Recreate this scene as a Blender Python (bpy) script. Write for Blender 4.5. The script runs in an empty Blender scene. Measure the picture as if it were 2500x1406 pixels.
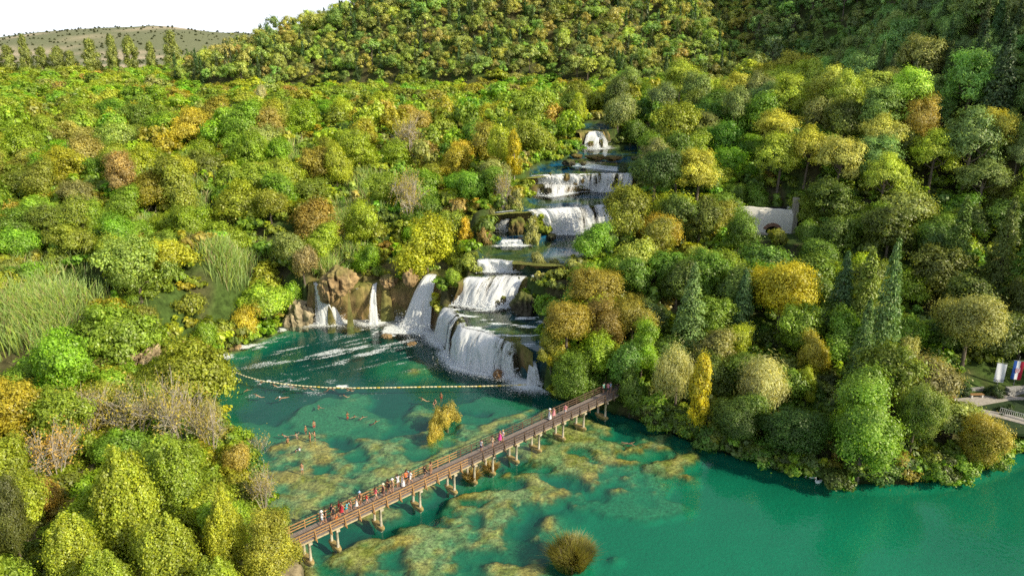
import bpy, bmesh, math, random
import numpy as np
from mathutils import Vector, Matrix, noise as mnoise

rng = np.random.default_rng(11)
RD = random.Random(11)
scene = bpy.context.scene
COL = scene.collection
R = math.radians
pi = math.pi

# ------------------------------------------------------------------ camera maths (pixels of the 2500 x 1406 photo -> points)
CAMH, FOC = 52.0, 1785.0
PIT = math.atan(603 / FOC)
CP, SP = math.cos(PIT), math.sin(PIT)


def P(px, py, z):
    u, v = (px - 1250) / FOC, (py - 703) / FOC
    t = (CAMH - z) / (SP + v * CP)
    return (u * t, t * (CP - v * SP), z)


def PIX(x, y, z):
    zf = y * CP - (z - CAMH) * SP
    zf = np.maximum(zf, 1e-3) if isinstance(zf, np.ndarray) else max(zf, 1e-3)
    return 1250 + FOC * x / zf, 703 + FOC * (-y * SP - (z - CAMH) * CP) / zf


def mpp(x, y, z):
    return (y * CP - (z - CAMH) * SP) / FOC


# ------------------------------------------------------------------ noise
_tab = np.random.default_rng(3).random((256, 256))


def vn(x, y, s=0):
    x = np.asarray(x, float) + s * 17.31
    y = np.asarray(y, float) + s * 9.77
    xi = np.floor(x).astype(int); yi = np.floor(y).astype(int)
    fx = x - xi; fy = y - yi
    fx = fx * fx * (3 - 2 * fx); fy = fy * fy * (3 - 2 * fy)
    a = _tab[xi & 255, yi & 255]; b = _tab[(xi + 1) & 255, yi & 255]
    c = _tab[xi & 255, (yi + 1) & 255]; d = _tab[(xi + 1) & 255, (yi + 1) & 255]
    return (a * (1 - fx) + b * fx) * (1 - fy) + (c * (1 - fx) + d * fx) * fy


def fbm(x, y, o=4, s=0):
    t = 0; a = .5; n = 0
    x = np.asarray(x, float); y = np.asarray(y, float)
    for i in range(o):
        t = t + a * vn(x, y, s + i * 3); n += a
        x = x * 2.03; y = y * 2.03; a *= .5
    return t / n


def sst(a, b, x):
    t = np.clip((np.asarray(x, float) - a) / (b - a), 0, 1)
    return t * t * (3 - 2 * t)


def inside(poly, X, Y):
    poly = np.asarray(poly)
    r = np.zeros(np.shape(X), bool)
    n = len(poly)
    for i in range(n):
        x0, y0 = poly[i][:2]; x1, y1 = poly[(i + 1) % n][:2]
        if y0 == y1: continue
        c = ((y0 > Y) != (y1 > Y)) & (X < (x1 - x0) * (Y - y0) / (y1 - y0) + x0)
        r ^= c
    return r


def pdist(poly, X, Y, closed=True, near=False):
    poly = np.asarray(poly)
    n = len(poly)
    best = np.full(np.shape(X), 1e9)
    bx = np.zeros(np.shape(X)); by = np.zeros(np.shape(X))
    for i in range(n if closed else n - 1):
        x0, y0 = poly[i][:2]; x1, y1 = poly[(i + 1) % n][:2]
        dx, dy = x1 - x0, y1 - y0
        L = dx * dx + dy * dy + 1e-9
        t = np.clip(((X - x0) * dx + (Y - y0) * dy) / L, 0, 1)
        qx = x0 + t * dx; qy = y0 + t * dy
        d = np.hypot(X - qx, Y - qy)
        m = d < best
        best = np.where(m, d, best)
        if near:
            bx = np.where(m, qx, bx); by = np.where(m, qy, by)
    return (best, bx, by) if near else best


# ------------------------------------------------------------------ object helpers
def props(o, label=None, cat=None, group=None, kind=None):
    if label: o['label'] = label
    if cat: o['category'] = cat
    if group: o['group'] = group
    if kind: o['kind'] = kind
    return o


def mk_mesh(name, V, Fs, mat=None, cols=None, smooth=False, extra=None):
    V = np.asarray(V, float).reshape(-1, 3)
    if isinstance(Fs, np.ndarray) and Fs.ndim == 2:
        k = Fs.shape[1]; n = len(Fs)
        me = bpy.data.meshes.new(name)
        me.vertices.add(len(V)); me.vertices.foreach_set('co', V.astype(np.float32).ravel())
        me.loops.add(n * k); me.loops.foreach_set('vertex_index', Fs.astype(np.int32).ravel())
        me.polygons.add(n)
        me.polygons.foreach_set('loop_start', np.arange(0, n * k, k, dtype=np.int32))
        me.update(calc_edges=True)
    else:
        me = bpy.data.meshes.new(name)
        me.from_pydata([tuple(v) for v in V], [], [tuple(int(i) for i in f) for f in Fs])
    if cols is not None:
        c = np.ones((len(V), 4), np.float32); c[:, :3] = cols
        a = me.color_attributes.new('tint', 'FLOAT_COLOR', 'POINT')
        a.data.foreach_set('color', c.ravel())
    if extra:
        for k, arr in extra.items():
            a = me.attributes.new(k, 'FLOAT', 'POINT')
            a.data.foreach_set('value', np.asarray(arr, np.float32).ravel())
    if smooth:
        me.polygons.foreach_set('use_smooth', np.ones(len(me.polygons), bool))
    if mat: me.materials.append(mat)
    me.update()
    return me


def link(name, me, parent=None, loc=(0, 0, 0), rz=0, sc=1, color=None):
    o = bpy.data.objects.new(name, me); COL.objects.link(o)
    o.location = loc; o.rotation_euler = (0, 0, rz)
    o.scale = (sc, sc, sc) if not hasattr(sc, '__len__') else sc
    if parent: o.parent = parent
    if color is not None: o.color = (*color, 1)
    return o


def empty(name, loc=(0, 0, 0), rz=0, sc=1):
    o = link(name, None, None, loc, rz, sc)
    o.empty_display_size = .3
    return o


class MB:
    def __init__(s): s.v = []; s.f = []

    def add(s, V, F):
        b = len(s.v); s.v += [tuple(v) for v in V]; s.f += [tuple(i + b for i in f) for f in F]
        return s

    def box(s, c, d, rz=0, M=None):
        x, y, z = d[0] / 2, d[1] / 2, d[2] / 2
        V = [(sx * x, sy * y, sz * z) for sz in (-1, 1) for sy in (-1, 1) for sx in (-1, 1)]
        ca, sa = math.cos(rz), math.sin(rz)
        V = [(c[0] + a * ca - b * sa, c[1] + a * sa + b * ca, c[2] + h) for a, b, h in V]
        return s.add(V, [(0, 2, 3, 1), (4, 5, 7, 6), (0, 1, 5, 4), (2, 6, 7, 3), (0, 4, 6, 2), (1, 3, 7, 5)])

    def beam(s, a, b, w, h):
        a = Vector(a); b = Vector(b); d = (b - a).normalized()
        up = Vector((0, 0, 1)) if abs(d.z) < .95 else Vector((0, 1, 0))
        sd = d.cross(up).normalized() * w / 2; u = sd.cross(d).normalized() * h / 2
        V = [p + i * sd + j * u for p in (a, b) for i in (-1, 1) for j in (-1, 1)]
        return s.add(V, [(0, 1, 3, 2), (4, 6, 7, 5), (0, 4, 5, 1), (2, 3, 7, 6), (0, 2, 6, 4), (1, 5, 7, 3)])

    def tube(s, pts, rad, n=8):
        V, F = tube(pts, rad, n); return s.add(V, F)

    def lathe(s, prof, c=(0, 0, 0), n=16, sx=1, sy=1):
        V = []; F = []
        for r, z in prof:
            for i in range(n):
                a = 2 * pi * i / n
                V.append((c[0] + r * sx * math.cos(a), c[1] + r * sy * math.sin(a), c[2] + z))
        for k in range(len(prof) - 1):
            for i in range(n):
                j = (i + 1) % n
                F.append((k * n + i, k * n + j, (k + 1) * n + j, (k + 1) * n + i))
        F.append(tuple(range(n))[::-1]); F.append(tuple((len(prof) - 1) * n + i for i in range(n)))
        return s.add(V, F)

    def build(s, name, mat, parent=None, smooth=False, **k):
        me = mk_mesh(name, s.v, s.f, mat, smooth=smooth)
        return link(name, me, parent, **k)


def tube(pts, rad, n=6):
    pts = [Vector(p) for p in pts]; V = []; F = []
    for i, p in enumerate(pts):
        d = (pts[min(i + 1, len(pts) - 1)] - pts[max(i - 1, 0)]).normalized()
        up = Vector((0, 0, 1)) if abs(d.z) < .9 else Vector((1, 0, 0))
        a = d.cross(up).normalized(); b = d.cross(a).normalized()
        for k in range(n):
            t = 2 * pi * k / n
            V.append(tuple(p + (a * math.cos(t) + b * math.sin(t)) * rad[i]))
    for i in range(len(pts) - 1):
        for k in range(n):
            j = (k + 1) % n
            F.append((i * n + k, i * n + j, (i + 1) * n + j, (i + 1) * n + k))
    F.append(tuple(range(n))); F.append(tuple((len(pts) - 1) * n + k for k in range(n))[::-1])
    return V, F


# ------------------------------------------------------------------ materials
def newmat(name):
    m = bpy.data.materials.new(name); m.use_nodes = True
    nt = m.node_tree; nt.nodes.clear()
    out = nt.nodes.new('ShaderNodeOutputMaterial')
    return m, nt, out


def nd(nt, t, **k):
    n = nt.nodes.new(t)
    for a, b in k.items():
        if a.startswith('i_'):
            key = a[2:]
            key = int(key) if key.isdigit() else key.replace('_', ' ')
            n.inputs[key].default_value = b
        else: setattr(n, a, b)
    return n


def ramp(nt, fac, stops):
    r = nt.nodes.new('ShaderNodeValToRGB')
    e = r.color_ramp.elements
    while len(e) < len(stops): e.new(.5)
    for i, (p, c) in enumerate(stops):
        e[i].position = p; e[i].color = (*c, 1) if len(c) == 3 else c
    nt.links.new(fac, r.inputs[0])
    return r.outputs[0]


def mul(nt, a, b, f=1.0, mode='MULTIPLY'):
    m = nd(nt, 'ShaderNodeMix', data_type='RGBA', blend_type=mode)
    m.inputs[0].default_value = f
    for s, i in ((a, 6), (b, 7)):
        if hasattr(s, 'links'): nt.links.new(s, m.inputs[i])
        else: m.inputs[i].default_value = (*s, 1)
    return m.outputs[2]


def mth(nt, op, a, b=None, clamp=False):
    m = nd(nt, 'ShaderNodeMath', operation=op, use_clamp=clamp)
    for i, s in enumerate((a, b)):
        if s is None: continue
        if hasattr(s, 'links'): nt.links.new(s, m.inputs[i])
        else: m.inputs[i].default_value = s
    return m.outputs[0]


def objcoord(nt, scale=(1, 1, 1)):
    g = nd(nt, 'ShaderNodeTexCoord')
    mp = nd(nt, 'ShaderNodeMapping'); mp.inputs['Scale'].default_value = scale
    nt.links.new(g.outputs['Object'], mp.inputs[0])
    return mp.outputs[0]


def simple(name, col, rough=.7, var=.25, scale=6, bump=0.0, stretch=(1, 1, 1), spec=.3, metal=0):
    m, nt, out = newmat(name)
    b = nd(nt, 'ShaderNodeBsdfPrincipled')
    b.inputs['Roughness'].default_value = rough
    b.inputs['Specular IOR Level'].default_value = spec
    b.inputs['Metallic'].default_value = metal
    n = nd(nt, 'ShaderNodeTexNoise'); n.inputs['Scale'].default_value = scale; n.inputs['Detail'].default_value = 5
    nt.links.new(objcoord(nt, stretch), n.inputs[0])
    c = ramp(nt, n.outputs[0], [(.25, tuple(x * (1 - var) for x in col)), (.75, tuple(min(1, x * (1 + var)) for x in col))])
    nt.links.new(c, b.inputs['Base Color'])
    if bump:
        bp = nd(nt, 'ShaderNodeBump'); bp.inputs['Strength'].default_value = bump
        nt.links.new(n.outputs[0], bp.inputs['Height']); nt.links.new(bp.outputs[0], b.inputs['Normal'])
    nt.links.new(b.outputs[0], out.inputs[0])
    return m


def leafmat(name, trans=.35, warm=(1.15, 1.1, .55)):
    m, nt, out = newmat(name)
    oi = nd(nt, 'ShaderNodeObjectInfo'); at = nd(nt, 'ShaderNodeAttribute', attribute_name='tint')
    c = mul(nt, oi.outputs['Color'], at.outputs['Color'])
    d = nd(nt, 'ShaderNodeBsdfDiffuse'); t = nd(nt, 'ShaderNodeBsdfTranslucent')
    nt.links.new(c, d.inputs[0]); nt.links.new(mul(nt, c, warm), t.inputs[0])
    mx = nd(nt, 'ShaderNodeMixShader'); mx.inputs[0].default_value = trans
    nt.links.new(d.outputs[0], mx.inputs[1]); nt.links.new(t.outputs[0], mx.inputs[2])
    g = nd(nt, 'ShaderNodeBsdfGlossy'); g.inputs['Roughness'].default_value = .45
    g.inputs[0].default_value = (1, 1, .9, 1)
    m2 = nd(nt, 'ShaderNodeMixShader'); m2.inputs[0].default_value = .035
    nt.links.new(mx.outputs[0], m2.inputs[1]); nt.links.new(g.outputs[0], m2.inputs[2])
    nt.links.new(m2.outputs[0], out.inputs[0])
    return m


def tintmat(name, rough=.9, nscale=1.2, amount=.5, bump=.4, stretch=(1, 1, 1), fade=None):
    m, nt, out = newmat(name)
    b = nd(nt, 'ShaderNodeBsdfPrincipled'); b.inputs['Roughness'].default_value = rough
    b.inputs['Specular IOR Level'].default_value = .15
    at = nd(nt, 'ShaderNodeAttribute', attribute_name='tint')
    n = nd(nt, 'ShaderNodeTexNoise'); n.inputs['Scale'].default_value = nscale; n.inputs['Detail'].default_value = 8
    n.inputs['Roughness'].default_value = .7
    nt.links.new(objcoord(nt, stretch), n.inputs[0])
    c = ramp(nt, n.outputs[0], [(.3, (1 - amount,) * 3), (.7, (1 + amount,) * 3)])
    cmul = mul(nt, at.outputs['Color'], c)
    if fade:
        fa = nd(nt, 'ShaderNodeAttribute', attribute_name=fade); nt.links.new(fa.outputs['Fac'], cmul.node.inputs[0])
    nt.links.new(cmul, b.inputs['Base Color'])
    bp = nd(nt, 'ShaderNodeBump'); bp.inputs['Strength'].default_value = bump; bp.inputs['Distance'].default_value = .2
    nt.links.new(n.outputs[0], bp.inputs['Height']); nt.links.new(bp.outputs[0], b.inputs['Normal'])
    nt.links.new(b.outputs[0], out.inputs[0])
    return m


M_LEAF = leafmat('leaf', .42)
M_NEEDLE = leafmat('needle', .22)
M_BARK = simple('bark', (.16, .13, .10), .9, .4, 3, .5, (1, 1, .3))
M_PALEBARK = simple('pale_bark', (.42, .38, .32), .9, .35, 3, .4, (1, 1, .3))
M_TWIG = simple('dry_twig', (.46, .41, .34), .9, .3, 4)
M_GROUND = tintmat('ground_cover', .95, .9, .6, .5)
M_BED = tintmat('river_bed', .9, 2.6, .85, .6, fade='shal')
M_ROCK = tintmat('travertine', .85, 2.2, .45, .8, (1, 1, .35))
M_STONE = simple('grey_stone', (.34, .33, .31), .9, .45, 1.8, .6)
M_PATH = simple('pale_paving', (.42, .38, .33), .9, .3, 2.5, .4)


def water_mat(name, tint, bumpscale=1.4, bump=.25):
    m, nt, out = newmat(name)
    lw = nd(nt, 'ShaderNodeLayerWeight'); lw.inputs['Blend'].default_value = .5
    n = nd(nt, 'ShaderNodeTexNoise'); n.inputs['Scale'].default_value = bumpscale; n.inputs['Detail'].default_value = 4
    n2 = nd(nt, 'ShaderNodeTexNoise'); n2.inputs['Scale'].default_value = .35; n2.inputs['Detail'].default_value = 2
    oc = objcoord(nt, (1, 1.0, 1))
    nt.links.new(oc, n.inputs[0]); nt.links.new(oc, n2.inputs[0])
    hsum = mth(nt, 'ADD', n.outputs[0], mth(nt, 'MULTIPLY', n2.outputs[0], 1.6))
    bp = nd(nt, 'ShaderNodeBump'); bp.inputs['Strength'].default_value = bump; bp.inputs['Distance'].default_value = .18
    n3 = nd(nt, 'ShaderNodeTexNoise'); n3.inputs['Scale'].default_value = .07; n3.inputs['Detail'].default_value = 2
    nt.links.new(oc, n3.inputs[0])
    nt.links.new(ramp(nt, n3.outputs[0], [(.4, (.25,) * 3), (.62, (1.0,) * 3)]), bp.inputs['Distance'])
    hsum = mth(nt, 'MULTIPLY', hsum, .2)
    nt.links.new(hsum, bp.inputs['Height'])
    nt.links.new(bp.outputs[0], lw.inputs['Normal'])
    tr = nd(nt, 'ShaderNodeBsdfTransparent'); tr.inputs[0].default_value = (*tint, 1)
    gl = nd(nt, 'ShaderNodeBsdfGlossy'); gl.inputs['Roughness'].default_value = .06
    nt.links.new(bp.outputs[0], gl.inputs['Normal'])
    mx = nd(nt, 'ShaderNodeMixShader')
    fz = mth(nt, 'ADD', mth(nt, 'MULTIPLY', mth(nt, 'POWER', lw.outputs['Facing'], 5.0), .9), .05, True)
    nt.links.new(fz, mx.inputs[0]); nt.links.new(tr.outputs[0], mx.inputs[1]); nt.links.new(gl.outputs[0], mx.inputs[2])
    # foam
    at = nd(nt, 'ShaderNodeAttribute', attribute_name='foam')
    fn = nd(nt, 'ShaderNodeTexNoise'); fn.inputs['Scale'].default_value = 3.6; fn.inputs['Detail'].default_value = 8
    fn.inputs['Roughness'].default_value = .75; fn.inputs['Distortion'].default_value = .6
    nt.links.new(oc, fn.inputs[0])
    f = mth(nt, 'SUBTRACT', mth(nt, 'ADD', mth(nt, 'MULTIPLY', at.outputs['Fac'], 1.15), mth(nt, 'MULTIPLY', fn.outputs[0], 1.9)), 1.42)
    f = mth(nt, 'MULTIPLY', f, 3.5, True)
    df = nd(nt, 'ShaderNodeBsdfDiffuse'); df.inputs[0].default_value = (.82, .86, .86, 1)
    m2 = nd(nt, 'ShaderNodeMixShader')
    nt.links.new(f, m2.inputs[0]); nt.links.new(mx.outputs[0], m2.inputs[1]); nt.links.new(df.outputs[0], m2.inputs[2])
    nt.links.new(m2.outputs[0], out.inputs[0])
    return m


M_WATER = water_mat('emerald_water', (.92, 1.0, .97), 1.6, .16)
M_WATER2 = water_mat('stream_water', (.88, .98, 1.0), 1.1, .12)


def fall_mat():
    m, nt, out = newmat('falling_water')
    u = nd(nt, 'ShaderNodeAttribute', attribute_name='su'); v = nd(nt, 'ShaderNodeAttribute', attribute_name='sv')
    cv = nd(nt, 'ShaderNodeAttribute', attribute_name='cov')
    cb = nd(nt, 'ShaderNodeCombineXYZ')
    nt.links.new(mth(nt, 'MULTIPLY', u.outputs['Fac'], 3.2), cb.inputs[0]); nt.links.new(mth(nt, 'MULTIPLY', v.outputs['Fac'], .45), cb.inputs[1])
    n = nd(nt, 'ShaderNodeTexNoise'); n.inputs['Scale'].default_value = 1; n.inputs['Detail'].default_value = 6; n.inputs['Roughness'].default_value = .65
    nt.links.new(cb.outputs[0], n.inputs[0])
    cb2 = nd(nt, 'ShaderNodeCombineXYZ')
    nt.links.new(mth(nt, 'MULTIPLY', u.outputs['Fac'], 9), cb2.inputs[0]); nt.links.new(mth(nt, 'MULTIPLY', v.outputs['Fac'], 3.5), cb2.inputs[1])
    n2 = nd(nt, 'ShaderNodeTexNoise'); n2.inputs['Scale'].default_value = 1; n2.inputs['Detail'].default_value = 4
    nt.links.new(cb2.outputs[0], n2.inputs[0])
    a = mth(nt, 'ADD', mth(nt, 'MULTIPLY', n.outputs[0], 1.3), mth(nt, 'MULTIPLY', n2.outputs[0], .6))
    a = mth(nt, 'ADD', mth(nt, 'SUBTRACT', a, 1.35), cv.outputs['Fac'])
    a = mth(nt, 'MULTIPLY', a, 3.2, True)
    d = nd(nt, 'ShaderNodeBsdfDiffuse')
    nt.links.new(ramp(nt, n2.outputs[0], [(.3, (.72, .78, .82)), (.55, (.96, .96, .96))]), d.inputs[0])
    tl = nd(nt, 'ShaderNodeBsdfTranslucent'); tl.inputs[0].default_value = (.8, .85, .9, 1)
    mx = nd(nt, 'ShaderNodeMixShader'); mx.inputs[0].default_value = .3
    nt.links.new(d.outputs[0], mx.inputs[1]); nt.links.new(tl.outputs[0], mx.inputs[2])
    tr = nd(nt, 'ShaderNodeBsdfTransparent')
    m2 = nd(nt, 'ShaderNodeMixShader')
    nt.links.new(a, m2.inputs[0]); nt.links.new(tr.outputs[0], m2.inputs[1]); nt.links.new(mx.outputs[0], m2.inputs[2])
    nt.links.new(m2.outputs[0], out.inputs[0])
    return m


M_FALL = fall_mat()
M_SPRAY = simple('spray_droplets', (.9, .92, .93), .6, .03)

# ------------------------------------------------------------------ pools, falls and terrain
Z1, Z2, Z3, Z4, Z5, Z6, Z7 = 6.0, 10.8, 12.9, 18.25, 22.4, 23.1, 27.5


def PP(pts, z): return [P(x, y, z) for x, y in pts]


low_poly = PP([(745, 1400), (716, 1330), (650, 1235), (610, 1165), (575, 1110), (530, 1040), (490, 985), (468, 945), (482, 905),
               (512, 872), (560, 852), (600, 838), (650, 812), (690, 797), (730, 790), (775, 786), (830, 781), (900, 780), (960, 778), (994, 780),
               (1048, 802), (1066, 815), (1075, 838), (1098, 870), (1120, 893), (1160, 901), (1210, 910), (1262, 919), (1285, 925), (1300, 935),
               (1350, 962), (1400, 978), (1480, 996), (1540, 1012), (1600, 1030), (1660, 1055), (1720, 1080), (1800, 1105), (1900, 1135),
               (2000, 1160), (2120, 1172), (2250, 1168), (2350, 1150), (2430, 1125), (2480, 1098), (2560, 1085)], 0) + \
    [(110, 88, 0), (165, 70, 0), (175, 5, 0), (-30, 5, 0), (-27, 40, 0)]
shelf_poly = PP([(756, 690), (800, 696), (850, 700), (916, 690), (986, 688), (1030, 675), (1056, 668), (1085, 690), (1100, 720), (1128, 700), (1120, 655),
                 (1060, 630), (980, 640), (900, 655), (820, 668), (760, 676)], 8.0)
pool1 = PP([(1092, 746), (1120, 768), (1134, 798), (1180, 808), (1228, 824), (1270, 838), (1310, 858), (1345, 850), (1330, 790), (1300, 752), (1256, 742),
            (1196, 750), (1158, 744), (1111, 740)], Z1)
pool2 = PP([(1139, 676), (1184, 676), (1233, 671), (1289, 676), (1345, 690), (1395, 668), (1385, 652), (1310, 652), (1258, 659), (1215, 661), (1165, 658)], Z2)
pool3 = PP([(1163, 633), (1200, 632), (1255, 638), (1300, 640), (1390, 642), (1440, 615), (1500, 580), (1515, 562), (1440, 566), (1400, 568), (1350, 570),
            (1300, 582), (1275, 596), (1220, 597), (1180, 602), (1165, 618)], Z3)
pool3b = PP([(1212, 585), (1275, 585), (1320, 578), (1345, 568), (1290, 562), (1250, 562), (1205, 566)], Z3 + 1.0)
pool4 = PP([(1205, 520), (1240, 515), (1285, 512), (1340, 508), (1400, 505), (1450, 500), (1500, 500), (1560, 500), (1570, 472), (1530, 466), (1460, 463), (1390, 470),
            (1350, 477), (1300, 478), (1290, 490), (1240, 500)], Z4)
pool5 = PP([(1290, 430), (1340, 426), (1400, 425), (1460, 424), (1500, 423), (1548, 422), (1600, 415), (1590, 405), (1520, 404), (1460, 404), (1400, 401), (1330, 404), (1300, 415)], Z5)
pool6 = PP([(1330, 402), (1400, 399), (1460, 403), (1510, 409), (1570, 411), (1610, 395), (1625, 362), (1590, 358), (1540, 358), (1490, 362), (1455, 364), (1415, 365),
            (1405, 375), (1380, 385)], Z6)
pool7 = PP([(1425, 324), (1445, 320), (1475, 322), (1500, 318), (1500, 306), (1430, 304), (1415, 312)], Z7)
POOLS = [('water', 0.0, low_poly, 6.0), ('shelf', 8.0, shelf_poly, 0), ('water', Z1, pool1, .8), ('water', Z2, pool2, .8), ('water', Z3, pool3, 1.2),
         ('water', Z3 + 1.0, pool3b, .5), ('water', Z4, pool4, 1.3), ('water', Z5, pool5, .8), ('water', Z6, pool6, 1.0), ('water', Z7, pool7, .6)]


def lipz(pts): return [P(x, y, z) for x, y, z in pts]


# waterfalls: lip, base, coverage, label, curve
FALLS = [
    dict(lip=lipz([(762, 689, 7.8), (775, 690, 7.6)]), base=lipz([(768, 785, 0), (838, 783, 0)]), cov=.95, label='white fanning waterfall at the far end of the tan travertine wall', off=1.5, fan=1),
    dict(lip=lipz([(824, 706, 7.1), (850, 704, 7.1), (876, 706, 7.0)]), base=lipz([(818, 778, 0), (848, 778, 0), (882, 777, 0)]), cov=.6, label='sparse veil of thin white strands beside the fanning fall', off=1.5),
    dict(lip=lipz([(911, 690, 7.1), (921, 690, 7.1)]), base=lipz([(903, 785, 0), (926, 783, 0)]), cov=.9, label='single narrow white waterfall down the middle of the travertine wall', off=1.5),
    dict(lip=lipz([(965, 700, 7.2), (1000, 694, 7.3)]), base=lipz([(960, 778, 0), (996, 780, 0)]), cov=.42, label='few trickling strands over dark rock next to the slanting cascade', off=1.5),
    dict(lip=lipz([(1046, 668, 9.6), (1068, 671, 9.5)]), base=lipz([(982, 797, 0), (1052, 806, 0)]), cov=1.0, label='wide slanting white cascade fanning out into the emerald pool', fan=1),
    dict(lip=lipz([(1092, 746, Z1), (1108, 757, Z1), (1120, 770, Z1)]), base=lipz([(1060, 822, 0), (1076, 836, 0), (1096, 846, 0)]), cov=.72, label='shaded side fall dropping around the corner of the lowest terrace'),
    dict(lip=lipz([(1120, 770, Z1), (1134, 798, Z1), (1180, 808, Z1), (1228, 824, Z1), (1275, 842, Z1)]),
         base=lipz([(1094, 862, 0), (1120, 893, 0), (1160, 903, 0), (1210, 911, 0), (1268, 921, 0)]), cov=.68, label='bluish curtain waterfall along the front of the lowest terrace'),
    dict(lip=lipz([(1293, 884, 3), (1311, 884, 3)]), base=lipz([(1284, 936, 0), (1322, 938, 0)]), cov=.95, label='short white fall at the end of the buoy line under the trees'),
    dict(lip=lipz([(1139, 676, Z2), (1184, 676, Z2), (1233, 670, Z2), (1289, 676, Z2)]), base=lipz([(1108, 739, Z1), (1158, 746, Z1), (1196, 752, Z1), (1258, 742, Z1)]), cov=.85,
         label='broad white fall behind the lowest terrace with boulders in it'),
    dict(lip=lipz([(1296, 672, Z2), (1304, 672, Z2)]), base=lipz([(1288, 700, 8.6), (1304, 702, 8.6)]), cov=.6, label='small strand of water between the broad fall and the brown trees'),
    dict(lip=lipz([(1325, 684, 10), (1352, 688, 10)]), base=lipz([(1292, 706, 8.3), (1345, 712, 8.3)]), cov=.8, label='short white rapid beside the brown trees above the mossy boulder'),
    dict(lip=lipz([(1163, 634, Z3), (1205, 632, Z3), (1257, 638, Z3)]), base=lipz([(1160, 659, Z2), (1205, 660, Z2), (1258, 661, Z2)]), cov=.9, label='low weir of white water below the green pool'),
    dict(lip=lipz([(1226, 584, Z3 + 1), (1272, 585, Z3 + 1)]), base=lipz([(1216, 597, Z3), (1278, 597, Z3)]), cov=1.0, label='tiny white step of water beside the bush islet'),
    dict(lip=lipz([(1207, 519, Z4), (1240, 516, Z4), (1280, 514, Z4)]), base=lipz([(1204, 557, Z3 + 1), (1222, 562, Z3 + 1), (1250, 562, Z3 + 1)]), cov=.62, label='slanting side stream of the middle fall running over mossy rocks'),
    dict(lip=lipz([(1280, 514, Z4), (1330, 509, Z4), (1400, 505, Z4), (1450, 500, Z4), (1502, 500, Z4)]),
         base=lipz([(1310, 566, Z3), (1350, 570, Z3), (1400, 570, Z3), (1440, 568, Z3), (1505, 563, Z3)]), cov=.74, label='long middle waterfall with mossy rocks showing through it'),
    dict(lip=lipz([(1292, 430, Z5), (1340, 426, Z5), (1400, 425, Z5), (1460, 424, Z5), (1500, 423, Z5), (1548, 422, Z5)]),
         base=lipz([(1298, 446, Z4 + 2), (1345, 448, Z4 + 1.9), (1400, 454, Z4 + 1.2), (1455, 466, Z4), (1500, 468, Z4), (1540, 470, Z4)]), cov=.72, label='upper straight waterfall stretching across the whole stream'),
    dict(lip=lipz([(1300, 449, Z4 + 1.9), (1350, 450, Z4 + 1.8), (1412, 452, Z4 + 1.5)]), base=lipz([(1300, 474, Z4), (1350, 479, Z4), (1400, 470, Z4)]), cov=.58,
         label='lower apron of the upper straight waterfall spilling past dark rocks'),
    dict(lip=lipz([(1400, 400, Z6), (1440, 402, Z6), (1475, 406, Z6), (1510, 410, Z6)]), base=lipz([(1396, 404, Z5), (1440, 408, Z5), (1470, 412, Z5), (1505, 416, Z5)]), cov=.8,
         label='thin diagonal ripple step above the upper straight waterfall'),
    dict(lip=lipz([(1434, 323, Z7), (1452, 320, Z7), (1472, 324, Z7)]), base=lipz([(1420, 363, Z6), (1450, 364, Z6), (1490, 361, Z6)]), cov=.95, label='topmost dome shaped white waterfall below the far trees', fan=1),
    dict(lip=lipz([(1621, 310, 28.5), (1625, 310, 28.5)]), base=lipz([(1590, 359, Z6), (1604, 360, Z6)]), cov=1.0, label='thin winding cascade between dark bushes by the topmost pool'),
]
# make sure every lip stands a little behind its base
for f in FALLS:
    pass

ctrl = []


def C(px, py, z): ctrl.append(P(px, py, z))


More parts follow.
